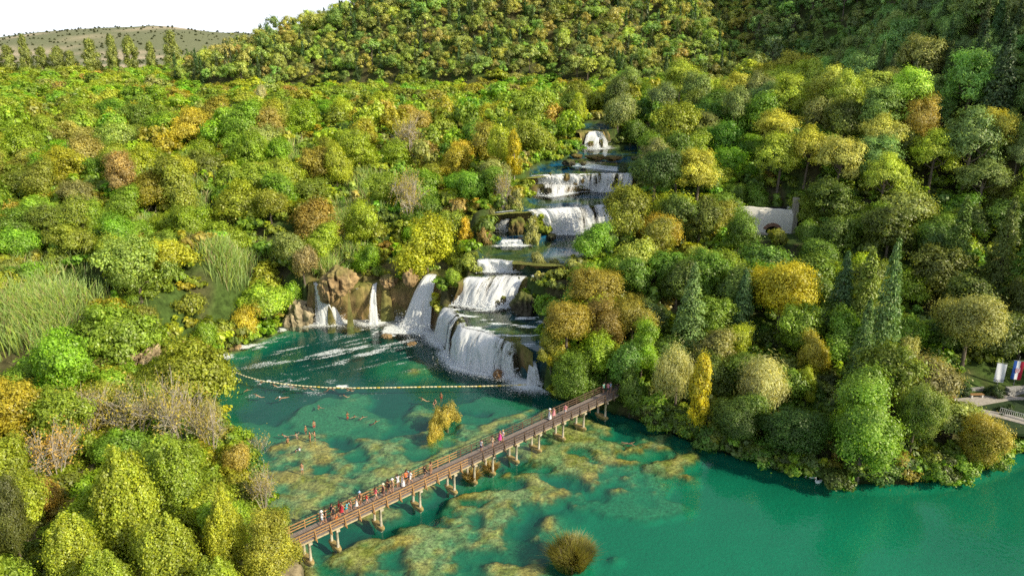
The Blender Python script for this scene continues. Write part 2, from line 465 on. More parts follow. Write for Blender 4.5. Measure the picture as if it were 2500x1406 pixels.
for a in [(300, 850, 5), (200, 950, 5), (0, 950, 6), (420, 900, 2), (0, 1100, 4), (250, 1100, 2.5), (0, 1400, 1.5), (300, 1250, 1.2), (550, 1350, .9), (150, 1250, 1.5), (450, 1080, 1),
          (380, 800, 8), (200, 720, 13), (0, 690, 14), (400, 700, 12), (600, 720, 8), (680, 700, 9), (760, 640, 10), (500, 600, 16), (250, 600, 17), (0, 560, 17), (880, 600, 12),
          (1000, 610, 12), (1090, 590, 13), (700, 520, 17), (950, 510, 17), (1120, 500, 17.5), (0, 450, 20), (300, 450, 20), (600, 430, 21), (900, 420, 20.5), (1180, 420, 21.5),
          (1240, 360, 23), (0, 350, 23.5), (300, 340, 24), (600, 340, 25), (900, 330, 25), (1100, 310, 25.5), (1280, 300, 26), (1380, 300, 27), (0, 260, 25.5), (300, 260, 26.5), (600, 260, 27),
          (900, 250, 27.5), (1200, 250, 28), (1500, 270, 29), (0, 205, 26), (300, 205, 26.5), (600, 205, 27), (900, 200, 28), (1200, 200, 29),
          (1330, 900, 2.5), (1420, 930, 2), (1500, 950, 2), (1600, 990, 1), (1700, 1000, 1.8), (1900, 1040, 2), (2100, 1080, 2), (2300, 1060, 2.6), (2450, 1000, 3), (2300, 980, 3.2), (2480, 900, 4.5),
          (2300, 900, 5), (1500, 870, 4), (1650, 850, 5), (1850, 850, 5.5), (2050, 850, 6), (2350, 820, 7), (1400, 780, 7), (1450, 700, 10), (1600, 720, 9), (1800, 700, 10), (2100, 700, 10), (2450, 700, 11),
          (1560, 610, 13.5), (1700, 600, 13.5), (1830, 575, 14), (1930, 575, 14.5), (2100, 600, 16), (2400, 600, 17), (1580, 500, 18.5), (1680, 480, 20), (1850, 470, 21), (2100, 480, 22), (2400, 480, 22),
          (1620, 420, 22.5), (1700, 390, 24.5), (1800, 340, 28.5), (1850, 325, 29.5), (2000, 340, 31), (2110, 330, 32), (2000, 290, 33.5), (1750, 300, 29.5), (2250, 380, 28), (2450, 390, 27), (1640, 330, 27.5),
          (1650, 270, 29), (1800, 240, 31), (2250, 270, 31), (2450, 290, 31.5), (1650, 220, 31)]: C(*a)
ctrl += [(-300, 480, 27), (-300, 650, 26), (0, 560, 32), (-500, 1000, 26), (200, 400, 33), (-250, 120, 12), (-250, 200, 22), (-120, 50, 1.5), (-60, 30, 1), (200, 120, 16), (260, 180, 26), (150, 110, 8), (240, 100, 14)]
for _n, z, poly, dp in POOLS:
    for q in poly[::2]: ctrl.append((q[0], q[1], z + .4))
ctrl = np.array(ctrl)


def shepard(X, Y):
    num = np.zeros(X.shape); den = np.zeros(X.shape)
    for cx, cy, cz in ctrl:
        w = 1 / (((X - cx) ** 2 + (Y - cy) ** 2 + 2.0) ** 1.75)
        num += w * cz; den += w
    return num / den


def smin(a, b, k): 
    h = np.clip(.5 + .5 * (b - a) / k, 0, 1)
    return b * (1 - h) + a * h - k * h * (1 - h)


def hills(X, Y):
    n = (fbm(X / 60, Y / 60, 4, 5) - .5)
    hc = smin(.36 * (X + 206 + 22 * n), .56 * (Y - 405 + 50 * n), 14)
    hc = smin(hc, .95 * (.335 * Y - 4 + 25 * n - X), 12)
    hc = smin(hc, 190 + 0 * X, 30)
    hc = np.maximum(hc, 0)
    xr = .30 * Y + 26 + 26 * n
    xr = np.where(Y < 190, xr + (190 - Y) * .55, xr)
    xr = np.where(Y > 380, np.maximum(140 - .5 * (Y - 380), -400) + 26 * n, xr)
    hr = .78 * (X - xr)
    hr = np.clip(smin(hr, 170 + 60 * n, 30), 0, None)
    hr = hr * sst(20, 110, Y)
    h = np.maximum(hc, hr)
    g = lambda x0, y0, sx, sy, a: a * np.exp(-((X - x0) / sx) ** 2 - ((Y - y0) / sy) ** 2)
    far = g(-690, 1360, 270, 200, 55) + g(-1050, 1500, 260, 240, 14) + g(-400, 1500, 160, 240, 22) + g(-150, 1700, 500, 300, 22)
    far = far * (1 + .5 * (fbm(X / 150, Y / 150, 4, 8) - .5))
    return np.maximum(h, far)


def fall_poly(f):
    return [tuple(p) for p in f['lip']] + [tuple(p) for p in f['base']][::-1]


def terrain(X, Y, detail=True):
    z = shepard(X, Y) + hills(X, Y)
    z = z + (fbm(X / 9, Y / 9, 3, 2) - .5) * 1.6 * sst(0, 40, Y)
    dmin = np.full(X.shape, 1e9); tgt = np.zeros(X.shape); ins = []
    for _n, pz, poly, dp in POOLS:
        I = inside(poly, X, Y); d = pdist(poly, X, Y); ins.append((I, d))
        t = pz + .25 + .42 * d
        m = (~I) & (d < dmin)
        tgt = np.where(m, t, tgt); dmin = np.where(m, d, dmin)
    w = sst(0, 9, dmin)
    z = tgt * (1 - w) + z * w
    for (I, d), (_n, pz, poly, dp) in zip(ins, POOLS):
        if dp == 0:
            z = np.where(I, pz + .5 * (fbm(X / 2, Y / 2, 3, 9) - .4) + 1.2 * sst(3, 7, d), z)
        else:
            z = np.where(I, pz - np.minimum(dp, .5 + .5 * d if pz > 0 else 1.0 + 2.5 * d), z)
    rq = P(1857, 566, 13.9)
    wr = sst(1.35, .9, np.hypot((X - rq[0]) / 9.5, (Y - rq[1]) / 7))
    z = z * (1 - wr) + 13.7 * wr
    for f in FALLS:
        if min(p[2] for p in f['base']) > 27: continue
        fp = fall_poly(f)
        I = inside(fp, X, Y) | (pdist(fp, X, Y) < .9)
        zb = min(p[2] for p in f['base'])
        z = np.where(I, np.minimum(z, zb - .9), z)
    return z


def spaced(a, b, fine, g, lo, hi):
    xs = list(np.arange(a, b + .01, fine)); s = fine; x = a
    left = []
    while x > lo: s *= g; x -= s; left.append(x)
    s = fine; x = xs[-1]; right = []
    while x < hi: s *= g; x += s; right.append(x)
    return np.array(left[::-1] + xs + right)


GX = spaced(-110, 150, 1.0, 1.07, -3500, 3500)
GY = spaced(20, 270, 1.0, 1.05, -600, 6500)
MX, MY = np.meshgrid(GX, GY)
GZ = terrain(MX, MY)
FOGF = sst(700, 3000, np.hypot(MX, MY))


def hz(x, y):
    x = np.asarray(x, float); y = np.asarray(y, float)
    i = np.clip(np.searchsorted(GX, x) - 1, 0, len(GX) - 2); j = np.clip(np.searchsorted(GY, y) - 1, 0, len(GY) - 2)
    fx = np.clip((x - GX[i]) / (GX[i + 1] - GX[i]), 0, 1); fy = np.clip((y - GY[j]) / (GY[j + 1] - GY[j]), 0, 1)
    return (GZ[j, i] * (1 - fx) + GZ[j, i + 1] * fx) * (1 - fy) + (GZ[j + 1, i] * (1 - fx) + GZ[j + 1, i + 1] * fx) * fy


def march(px, py, h=0.0, tmax=2500):
    """first point on the ray of a pixel that is h above the ground"""
    u, v = (px - 1250) / FOC, (py - 703) / FOC
    t = 40.0
    while t < tmax:
        x, y, z = u * t, t * (CP - v * SP), CAMH - t * (SP + v * CP)
        if z <= float(hz(x, y)) + h: break
        t *= 1.004
    return x, y, z


# ground mesh
nx, ny = len(GX), len(GY)
idx = np.arange(nx * ny).reshape(ny, nx)
GF = np.stack([idx[:-1, :-1], idx[:-1, 1:], idx[1:, 1:], idx[1:, :-1]], -1).reshape(-1, 4)
n1 = fbm(MX / 5, MY / 5, 4, 21); n2 = fbm(MX / 30, MY / 30, 4, 31)
gc = np.zeros((ny, nx, 3))
soil = np.array([.085, .08, .035]); moss = np.array([.06, .10, .022]); dry = np.array([.22, .18, .10])
k = sst(.4, .6, n1)[..., None]
gc = soil * (1 - k) + moss * k
kd = .7 * (sst(.66, .74, n2) * sst(380, 420, MY))[..., None]
gc = gc * (1 - kd * .8) + dry * kd * .8
kf = sst(650, 900, MY)[..., None]
scrub = np.array([.20, .215, .115]); pale = np.array([.52, .43, .29])  # scrub and bare ground, paled to carry distance haze
kk = sst(.48, .66, fbm(MX / 70, MY / 50, 5, 41))[..., None]
farcol = scrub * (1 - kk) + pale * kk
gc = gc * (1 - kf) + farcol * kf
for _n, pz, poly, dp in POOLS:
    if dp and pz > 0:
        I = inside(poly, MX, MY)
        a = np.array([.006, .085, .17]); b = np.array([.075, .11, .03])  # strong blue of the bed also stands for reflected sky
        kq = sst(.45, .62, fbm(MX / 4, MY / 3, 3, int(pz)))
        if abs(pz - Z3) < .1: kq = np.clip(kq + .6 * sst(4, -6, MX - 8), 0, 1)
        if pz < 11: kq = np.clip(kq * .6 + .45, 0, 1)
        cc = a * (1 - kq[..., None]) + b * kq[..., None]
        gc = np.where(I[..., None], cc, gc)
Ishelf = inside(shelf_poly, MX, MY)
gc = np.where(Ishelf[..., None], np.array([.20, .17, .06]) * (.6 + .8 * n1[..., None]), gc)
# bright dry floor on the low peninsula and the pale beach
Ib = sst(-8, -20, MX) * sst(100, 70, MY)
gc = gc * (1 - .8 * Ib[..., None]) + np.array([.33, .27, .17]) * .8 * Ib[..., None]
g = link('ground', mk_mesh('ground', np.stack([MX, MY, GZ], -1).reshape(-1, 3), GF, M_GROUND, gc.reshape(-1, 3), True))
props(g, kind='structure', label='wooded slopes and hills around the falls')

# ------------------------------------------------------------------ river bed of the lower pool
bx = np.arange(-62, 112, .4); by = np.arange(26, 140, .4)
BX, BY = np.meshgrid(bx, by)
BP, BQ = PIX(BX, BY, 0 * BX)
wx = (fbm(BX / 5, BY / 5, 5, 51) - .5) * 1.5; wy = (fbm(BX / 5, BY / 5, 5, 61) - .5) * 1.5
D = 3.6 + .9 * sst(1050, 850, BQ) - .4 * sst(1200, 1400, BQ)
BLOBS = [(930, 1150, 300, 95, .7), (690, 1200, 190, 130, .5), (1240, 1040, 150, 48, 1.0), (1090, 1080, 130, 60, 1.2), (840, 1010, 210, 45, 1.7), (610, 1065, 150, 60, 1.9),
         (1000, 1330, 220, 95, .5), (1150, 1225, 150, 60, .65), (1210, 1345, 150, 80, .9), (1345, 1265, 45, 40, .6), (1400, 1330, 60, 90, 1.6), (1470, 1120, 230, 80, .55), (1320, 1180, 130, 55, .7), (1020, 892, 42, 18, 1.1),
         (940, 885, 50, 14, 2.4), (1560, 1225, 110, 30, 1.8), (770, 1105, 90, 45, .7), (1500, 1345, 25, 14, 1.4), (790, 970, 35, 10, 2.2), (1190, 975, 90, 20, 2.3), (560, 960, 60, 30, 2.6),
         (1350, 1060, 110, 50, .8), (1030, 1010, 50, 16, 1.2), (880, 1230, 110, 60, 1.0)]
for cx, cy, rx, ry, dd in BLOBS:
    e = np.sqrt(((BP - cx) / rx) ** 2 + ((BQ - cy) / ry) ** 2) + wx * 1.2 + wy * .6
    m = sst(1.22, .72, e) if rx > 60 else sst(1.5, .2, e)
    D = D * (1 - m) + dd * m
micro = fbm(BX / 1.3, BY / 1.3, 4, 71)
big = fbm(BX / 3.5, BY / 3.5, 4, 76)
shal = sst(2.2, .8, D)
gap = fbm(BX / 4.2, BY / 3.4, 5, 171)
D = D + shal * 1.3 * sst(.55, .66, gap)
D = D + (np.abs(big - .5) * 2 - .22) * 1.7 * shal - (micro - .5) * .8 * shal + (fbm(BX / 9, BY / 9, 3, 77) - .5) * 1.2 * (1 - shal)
D = np.clip(D, .12, 6)
left = np.array([q[:2] for q in low_poly[:14]])
dl = pdist(left, BX, BY, False)
D = np.minimum(D, .15 + .9 * dl)
tan = np.array([.27, .25, .08]); olive = np.array([.17, .175, .035]); orange = np.array([.36, .23, .05]); teal = np.array([.045, .20, .12])
q1 = sst(.40, .62, fbm(BX / .9, BY / .9, 4, 81))[..., None]; q2 = sst(.56, .66, fbm(BX / 4, BY / 4, 4, 91))[..., None]
q3 = sst(.44, .60, fbm(BX / 2.2, BY / 2.2, 5, 95))[..., None]
alg = tan * (1 - q1) + olive * q1
alg = alg * (1 - q2 * .4) + orange * q2 * .4
alg = alg * (1 - q3 * .38) + teal * 1.05 * q3 * .38
stops = [.0, .9, 1.5, 2.4, 3.4, 4.6]
cs = [None, None, np.array([.035, .165, .078]), np.array([.004, .115, .060]), np.array([.001, .080, .052]), np.array([.0, .05, .042])]  # light lost with water depth is put into the bed colour
bc = alg.copy()
d3 = D[..., None]
prev = alg
for i in range(2, 6):
    w = np.clip((d3 - stops[i - 1]) / (stops[i] - stops[i - 1]), 0, 1)
    bc = bc * (1 - w) + cs[i] * w
brt = (sst(1000, 1250, BQ) * sst(1250, 1500, BP))[..., None] * np.clip((d3 - 1.2) / 1.2, 0, 1)
bc = bc * (1 - brt * .75) + np.array([.0, .15, .075]) * (.75 + .5 * fbm(BX / 14, BY / 10, 3, 181))[..., None] * brt * .75
gy_, gx_ = np.gradient(D, .4)
edge_ = sst(.35, 1.5, np.hypot(gx_, gy_)) * sst(3.2, 1.2, D)
bc = bc * (1 - .5 * edge_[..., None])
fine = fbm(BX / .5, BY / .5, 3, 191)
bc = bc * (1 + (.9 * (fine - .5) * sst(2.4, .8, D))[..., None])
nb = len(bx); mb = len(by)
I0 = inside(low_poly, BX, BY); d0 = pdist(low_poly, BX, BY)
keep = I0 | (d0 < 1.5)
BZ = np.where(I0, -np.minimum(.25 + .32 * D + .12 * (micro - .5) * shal, .3 + .8 * d0), -1.5)
bidx = np.arange(nb * mb).reshape(mb, nb)
kq = keep[:-1, :-1] & keep[:-1, 1:] & keep[1:, 1:] & keep[1:, :-1]
BF = np.stack([bidx[:-1, :-1], bidx[:-1, 1:], bidx[1:, 1:], bidx[1:, :-1]], -1)[kq]


def compact(V, Fq, *arrs):
    u, inv = np.unique(Fq, return_inverse=True)
    return (V[u], inv.reshape(Fq.shape)) + tuple(a[u] for a in arrs)


V, Fq, cc, sh_ = compact(np.stack([BX, BY, BZ], -1).reshape(-1, 3), BF, np.clip(bc.reshape(-1, 3) * 1.3, 0, .9), (.12 + .88 * sst(2.6, .9, D)).ravel())
props(link('river_bed', mk_mesh('river_bed', V, Fq, M_BED, cc, True, {'shal': sh_})), kind='structure', label='algae covered shallows under the emerald water')


# ------------------------------------------------------------------ water sheets
def water_sheet(poly, z, step, mat, foamfn, lift=0):
    p = np.array(poly)[:, :2]
    x0, y0 = p.min(0) - step; x1, y1 = p.max(0) + step
    xs = np.arange(x0, x1 + step, step); ys = np.arange(y0, y1 + step, step)
    X, Y = np.meshgrid(xs, ys)
    I = inside(p, X, Y)
    d, qx, qy = pdist(p, X, Y, True, True)
    a = I[:-1, :-1] | I[:-1, 1:] | I[1:, 1:] | I[1:, :-1]
    Xs = np.where(I, X, qx); Ys = np.where(I, Y, qy)
    foam = foamfn(Xs, Ys)
    Z = z + 0 * Xs
    ii = np.arange(X.size).reshape(X.shape)
    Fw = np.stack([ii[:-1, :-1], ii[:-1, 1:], ii[1:, 1:], ii[1:, :-1]], -1)[a]
    V, Fw, fm = compact(np.stack([Xs, Ys, Z], -1).reshape(-1, 3), Fw, foam.ravel())
    o = link('water', mk_mesh('water', V, Fw, mat, None, True, {'foam': fm}))
    return o


def foamfor(z, poly):
    bases = [f['base'] for f in FALLS if abs(f['base'][-1][2] - z) < .3]
    lips = [f['lip'] for f in FALLS if abs(f['lip'][0][2] - z) < .3]
    covs = [f['cov'] for f in FALLS if abs(f['base'][-1][2] - z) < .3]

    def fn(X, Y):
        f = np.zeros(X.shape)
        for b, c in zip(bases, covs):
            d = pdist(b, X, Y, False)
            f = np.maximum(f, (.6 + .5 * c) * np.exp(-d / (3.6 * (.3 + .7 * c) if z == 0 else 1.8)))
        for l in lips:
            d = pdist(l, X, Y, False)
            f = np.maximum(f, .42 * np.exp(-d / .7))
        if z == 0:
            pu, pv = PIX(X, Y, 0 * X)
            # current streaks drifting away from the falls, and torn foam near the buoy line
            ax, ay = .86, .5
            s = X * ax + Y * ay; c = -X * ay + Y * ax
            st = fbm(s / 5.5, c / .8, 4, 101)
            reg = np.exp(-((pv - 860) / 75) ** 2) * sst(480, 560, pu) * sst(1180, 980, pu)
            f = np.maximum(f, reg * (.20 + .36 * sst(.48, .72, st)))
            st2 = fbm(X / 2.2, Y / 1.2, 4, 111)
            reg2 = np.exp(-((pv - 945) / 50) ** 2) * sst(470, 560, pu) * sst(1300, 700, pu)
            f = np.maximum(f, reg2 * (.12 + .36 * sst(.50, .70, st2)))
            for cx, cy, rx, ry in [(835, 944, 26, 4), (690, 803, 14, 9), (660, 930, 40, 3), (700, 938, 12, 3), (1272, 932, 14, 3), (600, 845, 40, 8), (545, 868, 30, 8), (1080, 800, 50, 16), (960, 808, 60, 14)]:
                e = np.sqrt(((pu - cx) / rx) ** 2 + ((pv - cy) / ry) ** 2)
                f = np.maximum(f, .72 * sst(1.25, .3, e + (fbm(X / .9, Y / .7, 4, 131) - .5) * 2.2))
        elif abs(z - Z1) < .1:
            st = fbm(X / 4, Y / .9, 4, 105)
            f = np.maximum(f, .62 * sst(.5, .64, st))
        return f
    return fn


wl = ['emerald lower pool with swimmers and a footbridge', 'shelf', 'shallow rippling pool on the lowest terrace', 'narrow pool below the white weir', 'green and blue pool under the middle waterfall',
      'little side basin behind the tiny water step', 'blue pool between the middle and upper waterfalls', 'strip of water above the upper straight waterfall', 'topmost calm pool with grassy islets', 'stream above the topmost waterfall']
for i, (_n, pz, poly, dp) in enumerate(POOLS):
    if dp == 0: continue
    o = water_sheet(poly, pz, .45 if pz == 0 else .35, M_WATER if pz == 0 else M_WATER2, foamfor(pz, poly))
    props(o, kind='structure', label=wl[i])


# ------------------------------------------------------------------ cliffs and falls
def resample(pts, n):
    p = np.array(pts, float); d = np.r_[0, np.cumsum(np.linalg.norm(np.diff(p, axis=0), axis=1))]
    t = np.linspace(0, d[-1], n)
    return np.stack([np.interp(t, d, p[:, i]) for i in range(3)], 1), t


def outward(L, B):
    d = np.gradient(L[:, :2], axis=0); n = np.stack([d[:, 1], -d[:, 0]], 1)
    n /= np.linalg.norm(n, axis=1)[:, None] + 1e-9
    ref = (B - L)[:, :2].mean(0) + np.array([0, -.6])
    if (n @ ref).mean() < 0: n = -n
    return n


def cliff(name, label, lip, base, seed, amp=.7, cols=None, back=2.5, step=.4, kind='structure'):
    n = max(8, int(max(np.linalg.norm(np.diff(np.array(lip), axis=0), axis=1).sum(), np.linalg.norm(np.diff(np.array(base), axis=0), axis=1).sum()) / step))
    L, t = resample(lip, n); B, _ = resample(base, n)
    N = outward(L, B); K = 14
    V = []; Cc = []
    tanc = np.array([.38, .26, .12]); dark = np.array([.10, .085, .045]); mossc = np.array([.16, .17, .04]); grey = np.array([.20, .18, .14])
    rows = [(-back, .15), (-back * .5, .25)] if cols != 'wet' else [(-.6, -.35), (-.3, -.2)]
    for q, up in rows:
        Z = L[:, 2] + up * fbm(t / 1.5, t * 0 + q, 3, seed) * 1.6
        V.append(np.c_[L[:, :2] + N * q, Z]); Cc.append(mossc * (.7 + .7 * fbm(t, t * 0 + q, 3, seed)[:, None]))
    for kx in range(K + 1):
        q = kx / K
        base_xy = L[:, :2] * (1 - q ** 1.3) + B[:, :2] * q ** 1.3
        Z = L[:, 2] * (1 - q) + (B[:, 2] - 1.2) * q
        rid = np.abs(fbm(t / 1.6, t * 0 + q * .8, 3, seed) - .5) * 2
        bul = amp * (fbm(t / 2.6, t * 0 + q * 2.2, 3, seed + 2) - .45) * 1.8 + amp * .8 * (.4 - rid) * min(1, q * 3)
        over = amp * .5 * math.sin(pi * min(q * 1.6, 1))
        V.append(np.c_[base_xy + N * (bul + over - .15)[:, None], Z + (.15 * (fbm(t / .8, t * 0 + 5, 2, seed)) if kx == 0 and cols != 'wet' else -.12 if kx == 0 else 0)])
        a = fbm(t / 1.3, t * 0 + q * .5, 4, seed + 5); b = fbm(t / .7, t * 0 + q * 3, 3, seed + 7)
        ka = sst(.42, .6, a)[:, None]; kb = sst(.5, .68, b)[:, None]; km = sst(.35, 0.0, q)
        c = tanc * (1 - ka) + dark * ka
        if cols == 'wet': c = c * .55
        if cols == 'bright': c = c * .6 + np.array([.45, .30, .13]) * .4
        c = c * (1 - kb * .5) + mossc * kb * .5
        c = c * (1 - km * .6) + mossc * km * .6
        Cc.append(c)
    V = np.array(V); rws = V.shape[0]
    ii = np.arange(rws * n).reshape(rws, n)
    Fc = np.stack([ii[:-1, :-1], ii[1:, :-1], ii[1:, 1:], ii[:-1, 1:]], -1).reshape(-1, 4)
    o = link(name, mk_mesh(name, V.reshape(-1, 3), Fc, M_ROCK, np.array(Cc).reshape(-1, 3), True))
    return props(o, label=label, kind=kind)


def fall(f, seed):
    n = max(6, int(max(np.linalg.norm(np.diff(np.array(f['lip']), axis=0), axis=1).sum(), np.linalg.norm(np.diff(np.array(f['base']), axis=0), axis=1).sum()) / .22))
    L, t = resample(f['lip'], n); B, tb = resample(f['base'], n)
    t = np.maximum(t, tb) if t[-1] < tb[-1] else t
    N = outward(L, B); K = 16
    L[:, :2] += N * (fbm(t / 1.1, t * 0, 3, seed + 60) * (1.1 if n > 20 else .4))[:, None]
    VV = []; FF = []; SU = []; SV = []; CV = []; nb_ = 0
    for layer in range(2):
        off = f.get('off', .32) + .22 * layer
        V = []
        for kx in range(K + 2):
            if kx == 0:
                xy = L[:, :2] - N * .7; Z = L[:, 2] + .03
                q = 0
            else:
                q = (kx - 1) / K
                e = q ** .75 if not f.get('fan') else q ** .9
                xy = L[:, :2] * (1 - e) + B[:, :2] * e
                drop = q ** 1.35
                Z = L[:, 2] * (1 - drop) + (B[:, 2] - .1) * drop + .04
                bulge = off * math.sin(min(1, q * 2.5) * pi / 2) + (fbm(t / .9, t * 0 + q * 1.6, 3, seed + layer) - .5) * 1.5 * min(1, 3 * q)
                if f.get('fan'): bulge = bulge + .9 * math.sin(pi * q) * .8 * np.sin(np.linspace(0, pi, n))
                xy = xy + N * np.reshape(bulge, (-1, 1))
            V.append(np.c_[xy, Z])
            SU.append(t + layer * 31 + seed * 13); SV.append(np.full(n, (L[0, 2] - B[0, 2]) * q + layer * 7))
            cvr = f['cov'] + .03 + (fbm(t / 1.5, t * 0 + q * .35, 4, seed + 3) - .5) * 1.75 - (.15 if layer else 0) + .22 * q * q
            if kx == 0: cvr = cvr - .1
            edge = np.minimum(np.linspace(0, 1, n), np.linspace(1, 0, n)) * n * .22
            CV.append(cvr - .7 * np.exp(-edge / .25))
        V = np.array(V); rws = K + 2
        ii = np.arange(rws * n).reshape(rws, n) + nb_
        FF.append(np.stack([ii[:-1, :-1], ii[1:, :-1], ii[1:, 1:], ii[:-1, 1:]], -1).reshape(-1, 4))
        VV.append(V.reshape(-1, 3)); nb_ += rws * n
    o = link('waterfall', mk_mesh('waterfall', np.concatenate(VV), np.concatenate(FF), M_FALL, None, True,
                                  {'su': np.concatenate(SU), 'sv': np.concatenate(SV), 'cov': np.concatenate(CV)}))
    props(o, f['label'], 'waterfall', 'cascading waterfalls')
    hgt = L[0, 2] - B[:, 2].min()
    if hgt > 1.5:
        m = int(tb[-1] * 230 * min(1.4, hgt / 5) * (.4 + f['cov'])); j = rng.integers(0, n, m)
        d_ = rng.exponential(.55, m) * (.5 + hgt * .10); zz = rng.exponential(.32, m) * (.4 + hgt * .13)
        c_ = B[j] + np.c_[N[j] * (d_ - .1)[:, None] + rng.normal(size=(m, 2)) * .25, zz]
        nn = rng.normal(size=(m, 3)); nn /= np.linalg.norm(nn, axis=1)[:, None]; tt = np.cross(nn, rng.normal(size=(m, 3))); tt /= np.linalg.norm(tt, axis=1)[:, None]; bb = np.cross(nn, tt)
        s_ = rng.uniform(.03, .10, m)[:, None]
        V = np.stack([c_ - tt * s_, c_ - bb * s_, c_ + tt * s_, c_ + bb * s_], 1).reshape(-1, 3)
        props(link('spray', mk_mesh('spray', V, np.arange(m * 4).reshape(m, 4), M_SPRAY), o), kind='stuff')
    return o


for i, f in enumerate(FALLS): fall(f, i + 1)

cl = [
    (lipz([(752, 700, 7.4), (790, 698, 7.4), (822, 706, 7.1), (850, 702, 7.1), (880, 704, 7.0), (916, 690, 7.1), (950, 694, 7.1), (990, 690, 7.4), (1025, 680, 8.4), (1046, 669, 9.6), (1070, 671, 9.5), (1092, 700, 8.2)]),
     lipz([(740, 788, 0), (785, 784, 0), (815, 779, 0), (850, 777, 0), (880, 777, 0), (916, 780, 0), (955, 777, 0), (995, 780, 0), (1030, 792, 0), (1058, 806, 0), (1072, 815, 0), (1086, 822, 0)]), 'bright', 'tan and mossy travertine wall behind the thin falls', 1.0),
    (lipz([(1084, 740, 6.2), (1108, 757, Z1), (1120, 770, Z1), (1134, 798, Z1), (1180, 808, Z1), (1228, 824, Z1), (1275, 842, Z1), (1300, 862, 5)]),
     lipz([(1068, 815, 0), (1082, 832, 0), (1100, 850, 0), (1124, 886, 0), (1164, 896, 0), (1212, 904, 0), (1268, 914, 0), (1318, 926, 0)]), 'wet', 'dark wet rock behind the lowest curtain waterfall', .6),
    (lipz([(1118, 690, Z2), (1139, 676, Z2), (1184, 676, Z2), (1233, 670, Z2), (1289, 676, Z2), (1350, 690, 10)]), lipz([(1096, 738, Z1), (1112, 736, Z1), (1160, 742, Z1), (1198, 746, Z1), (1258, 738, Z1), (1330, 742, 7)]), 'wet', 'rock step behind the broad white fall', .5),
    (lipz([(1150, 634, Z3), (1205, 632, Z3), (1259, 638, Z3)]), lipz([(1150, 658, Z2), (1205, 658, Z2), (1260, 659, Z2)]), 'wet', 'wet rock behind the white weir', .3),
    (lipz([(1256, 638, Z3), (1300, 641, Z3), (1395, 644, Z3)]), lipz([(1256, 659, Z2), (1305, 662, Z2), (1395, 664, Z2)]), None, 'low brown rock ledge under the white weir', .4),
    (lipz([(1195, 522, Z4), (1240, 516, Z4), (1280, 514, Z4), (1330, 509, Z4), (1400, 505, Z4), (1450, 500, Z4), (1510, 499, Z4), (1550, 500, Z4)]),
     lipz([(1195, 556, Z3), (1230, 562, Z3), (1300, 563, Z3), (1340, 566, Z3), (1400, 567, Z3), (1440, 565, Z3), (1510, 560, Z3), (1550, 560, Z3)]), 'wet', 'mossy rock face behind the middle waterfall', .8),
    (lipz([(1280, 432, Z5), (1340, 426, Z5), (1400, 425, Z5), (1460, 424, Z5), (1500, 423, Z5), (1560, 421, Z5)]),
     lipz([(1280, 444, Z4 + 2), (1345, 446, Z4 + 1.9), (1400, 452, Z4 + 1.2), (1455, 463, Z4), (1500, 465, Z4), (1560, 467, Z4)]), 'wet', 'rock face behind the upper straight waterfall', .5),
    (lipz([(1285, 449, Z4 + 1.9), (1350, 450, Z4 + 1.8), (1425, 452, Z4 + 1.5)]), lipz([(1290, 472, Z4), (1350, 477, Z4), (1412, 468, Z4)]), 'wet', 'rock apron in front of the upper straight waterfall', .5),
    (lipz([(1415, 326, Z7), (1434, 322, Z7), (1452, 319, Z7), (1472, 323, Z7), (1500, 320, Z7)]), lipz([(1405, 364, Z6), (1425, 362, Z6), (1450, 362, Z6), (1490, 359, Z6), (1510, 358, Z6)]), None, 'rock dome behind the topmost waterfall', .5),
]
for i, (l, b, c, lab, amp) in enumerate(cl): cliff('cliff', lab, l, b, 40 + i * 3, amp, c, back=2.2 if i else 3)


def rock(px, py, wpx, hpx, label, col, seed, z=None, name='rock', ridge=.12, deep=.8, mossy=0):
    if z is None: x, y, z = march(px, py + hpx * .4, 0)
    else: x, y, z = P(px, py + hpx * .4, z)
    s = mpp(x, y, z); w = wpx * s / 2; h = hpx * s / .93
    bm = bmesh.new(); bmesh.ops.create_icosphere(bm, subdivisions=5 if wpx > 40 else 4, radius=1)
    Vv = []; Cc = []
    for v in bm.verts:
        c = v.co.copy(); n = mnoise.fractal(c * 1.6 + Vector((seed, 0, 0)), .8, 2, 5)
        rd = mnoise.noise(Vector((math.atan2(c.y, c.x) * 3.5, seed * 3.1, c.z * .5)))
        rdg = 1 - abs(mnoise.noise(Vector((c.x * 2.6 + seed, c.y * 2.6, c.z * 1.1)))) * 2
        k = 1 + .36 * n + .16 * (rdg - .5) + ridge * 1.5 * rd + .10 * mnoise.fractal(c * 6 + Vector((seed, 3, 0)), .8, 2, 4)
        co = Vector((c.x * w * k, c.y * w * deep * k, (c.z * .62 + .30) * h * (1 + .15 * n)))
        v.co = co
        m = max(0, min(1, (c.z - .35) * 2 + n)) * mossy
        d = .62 + .5 * rd + .25 * n + .3 * rdg
        Cc.append([cc_ * d * (1 - m) + mm * m for cc_, mm in zip(col, (.13, .15, .03))])
    me = bpy.data.meshes.new(name); bm.to_mesh(me); bm.free()
    a = me.color_attributes.new('tint', 'FLOAT_COLOR', 'POINT')
    a.data.foreach_set('color', np.c_[np.array(Cc), np.ones(len(Cc))].astype(np.float32).ravel())
    me.polygons.foreach_set('use_smooth', np.ones(len(me.polygons), bool)); me.materials.append(M_ROCK)
    o = link(name, me, None, (x, y, z - h * .12), seed)
    return props(o, label, 'rock')


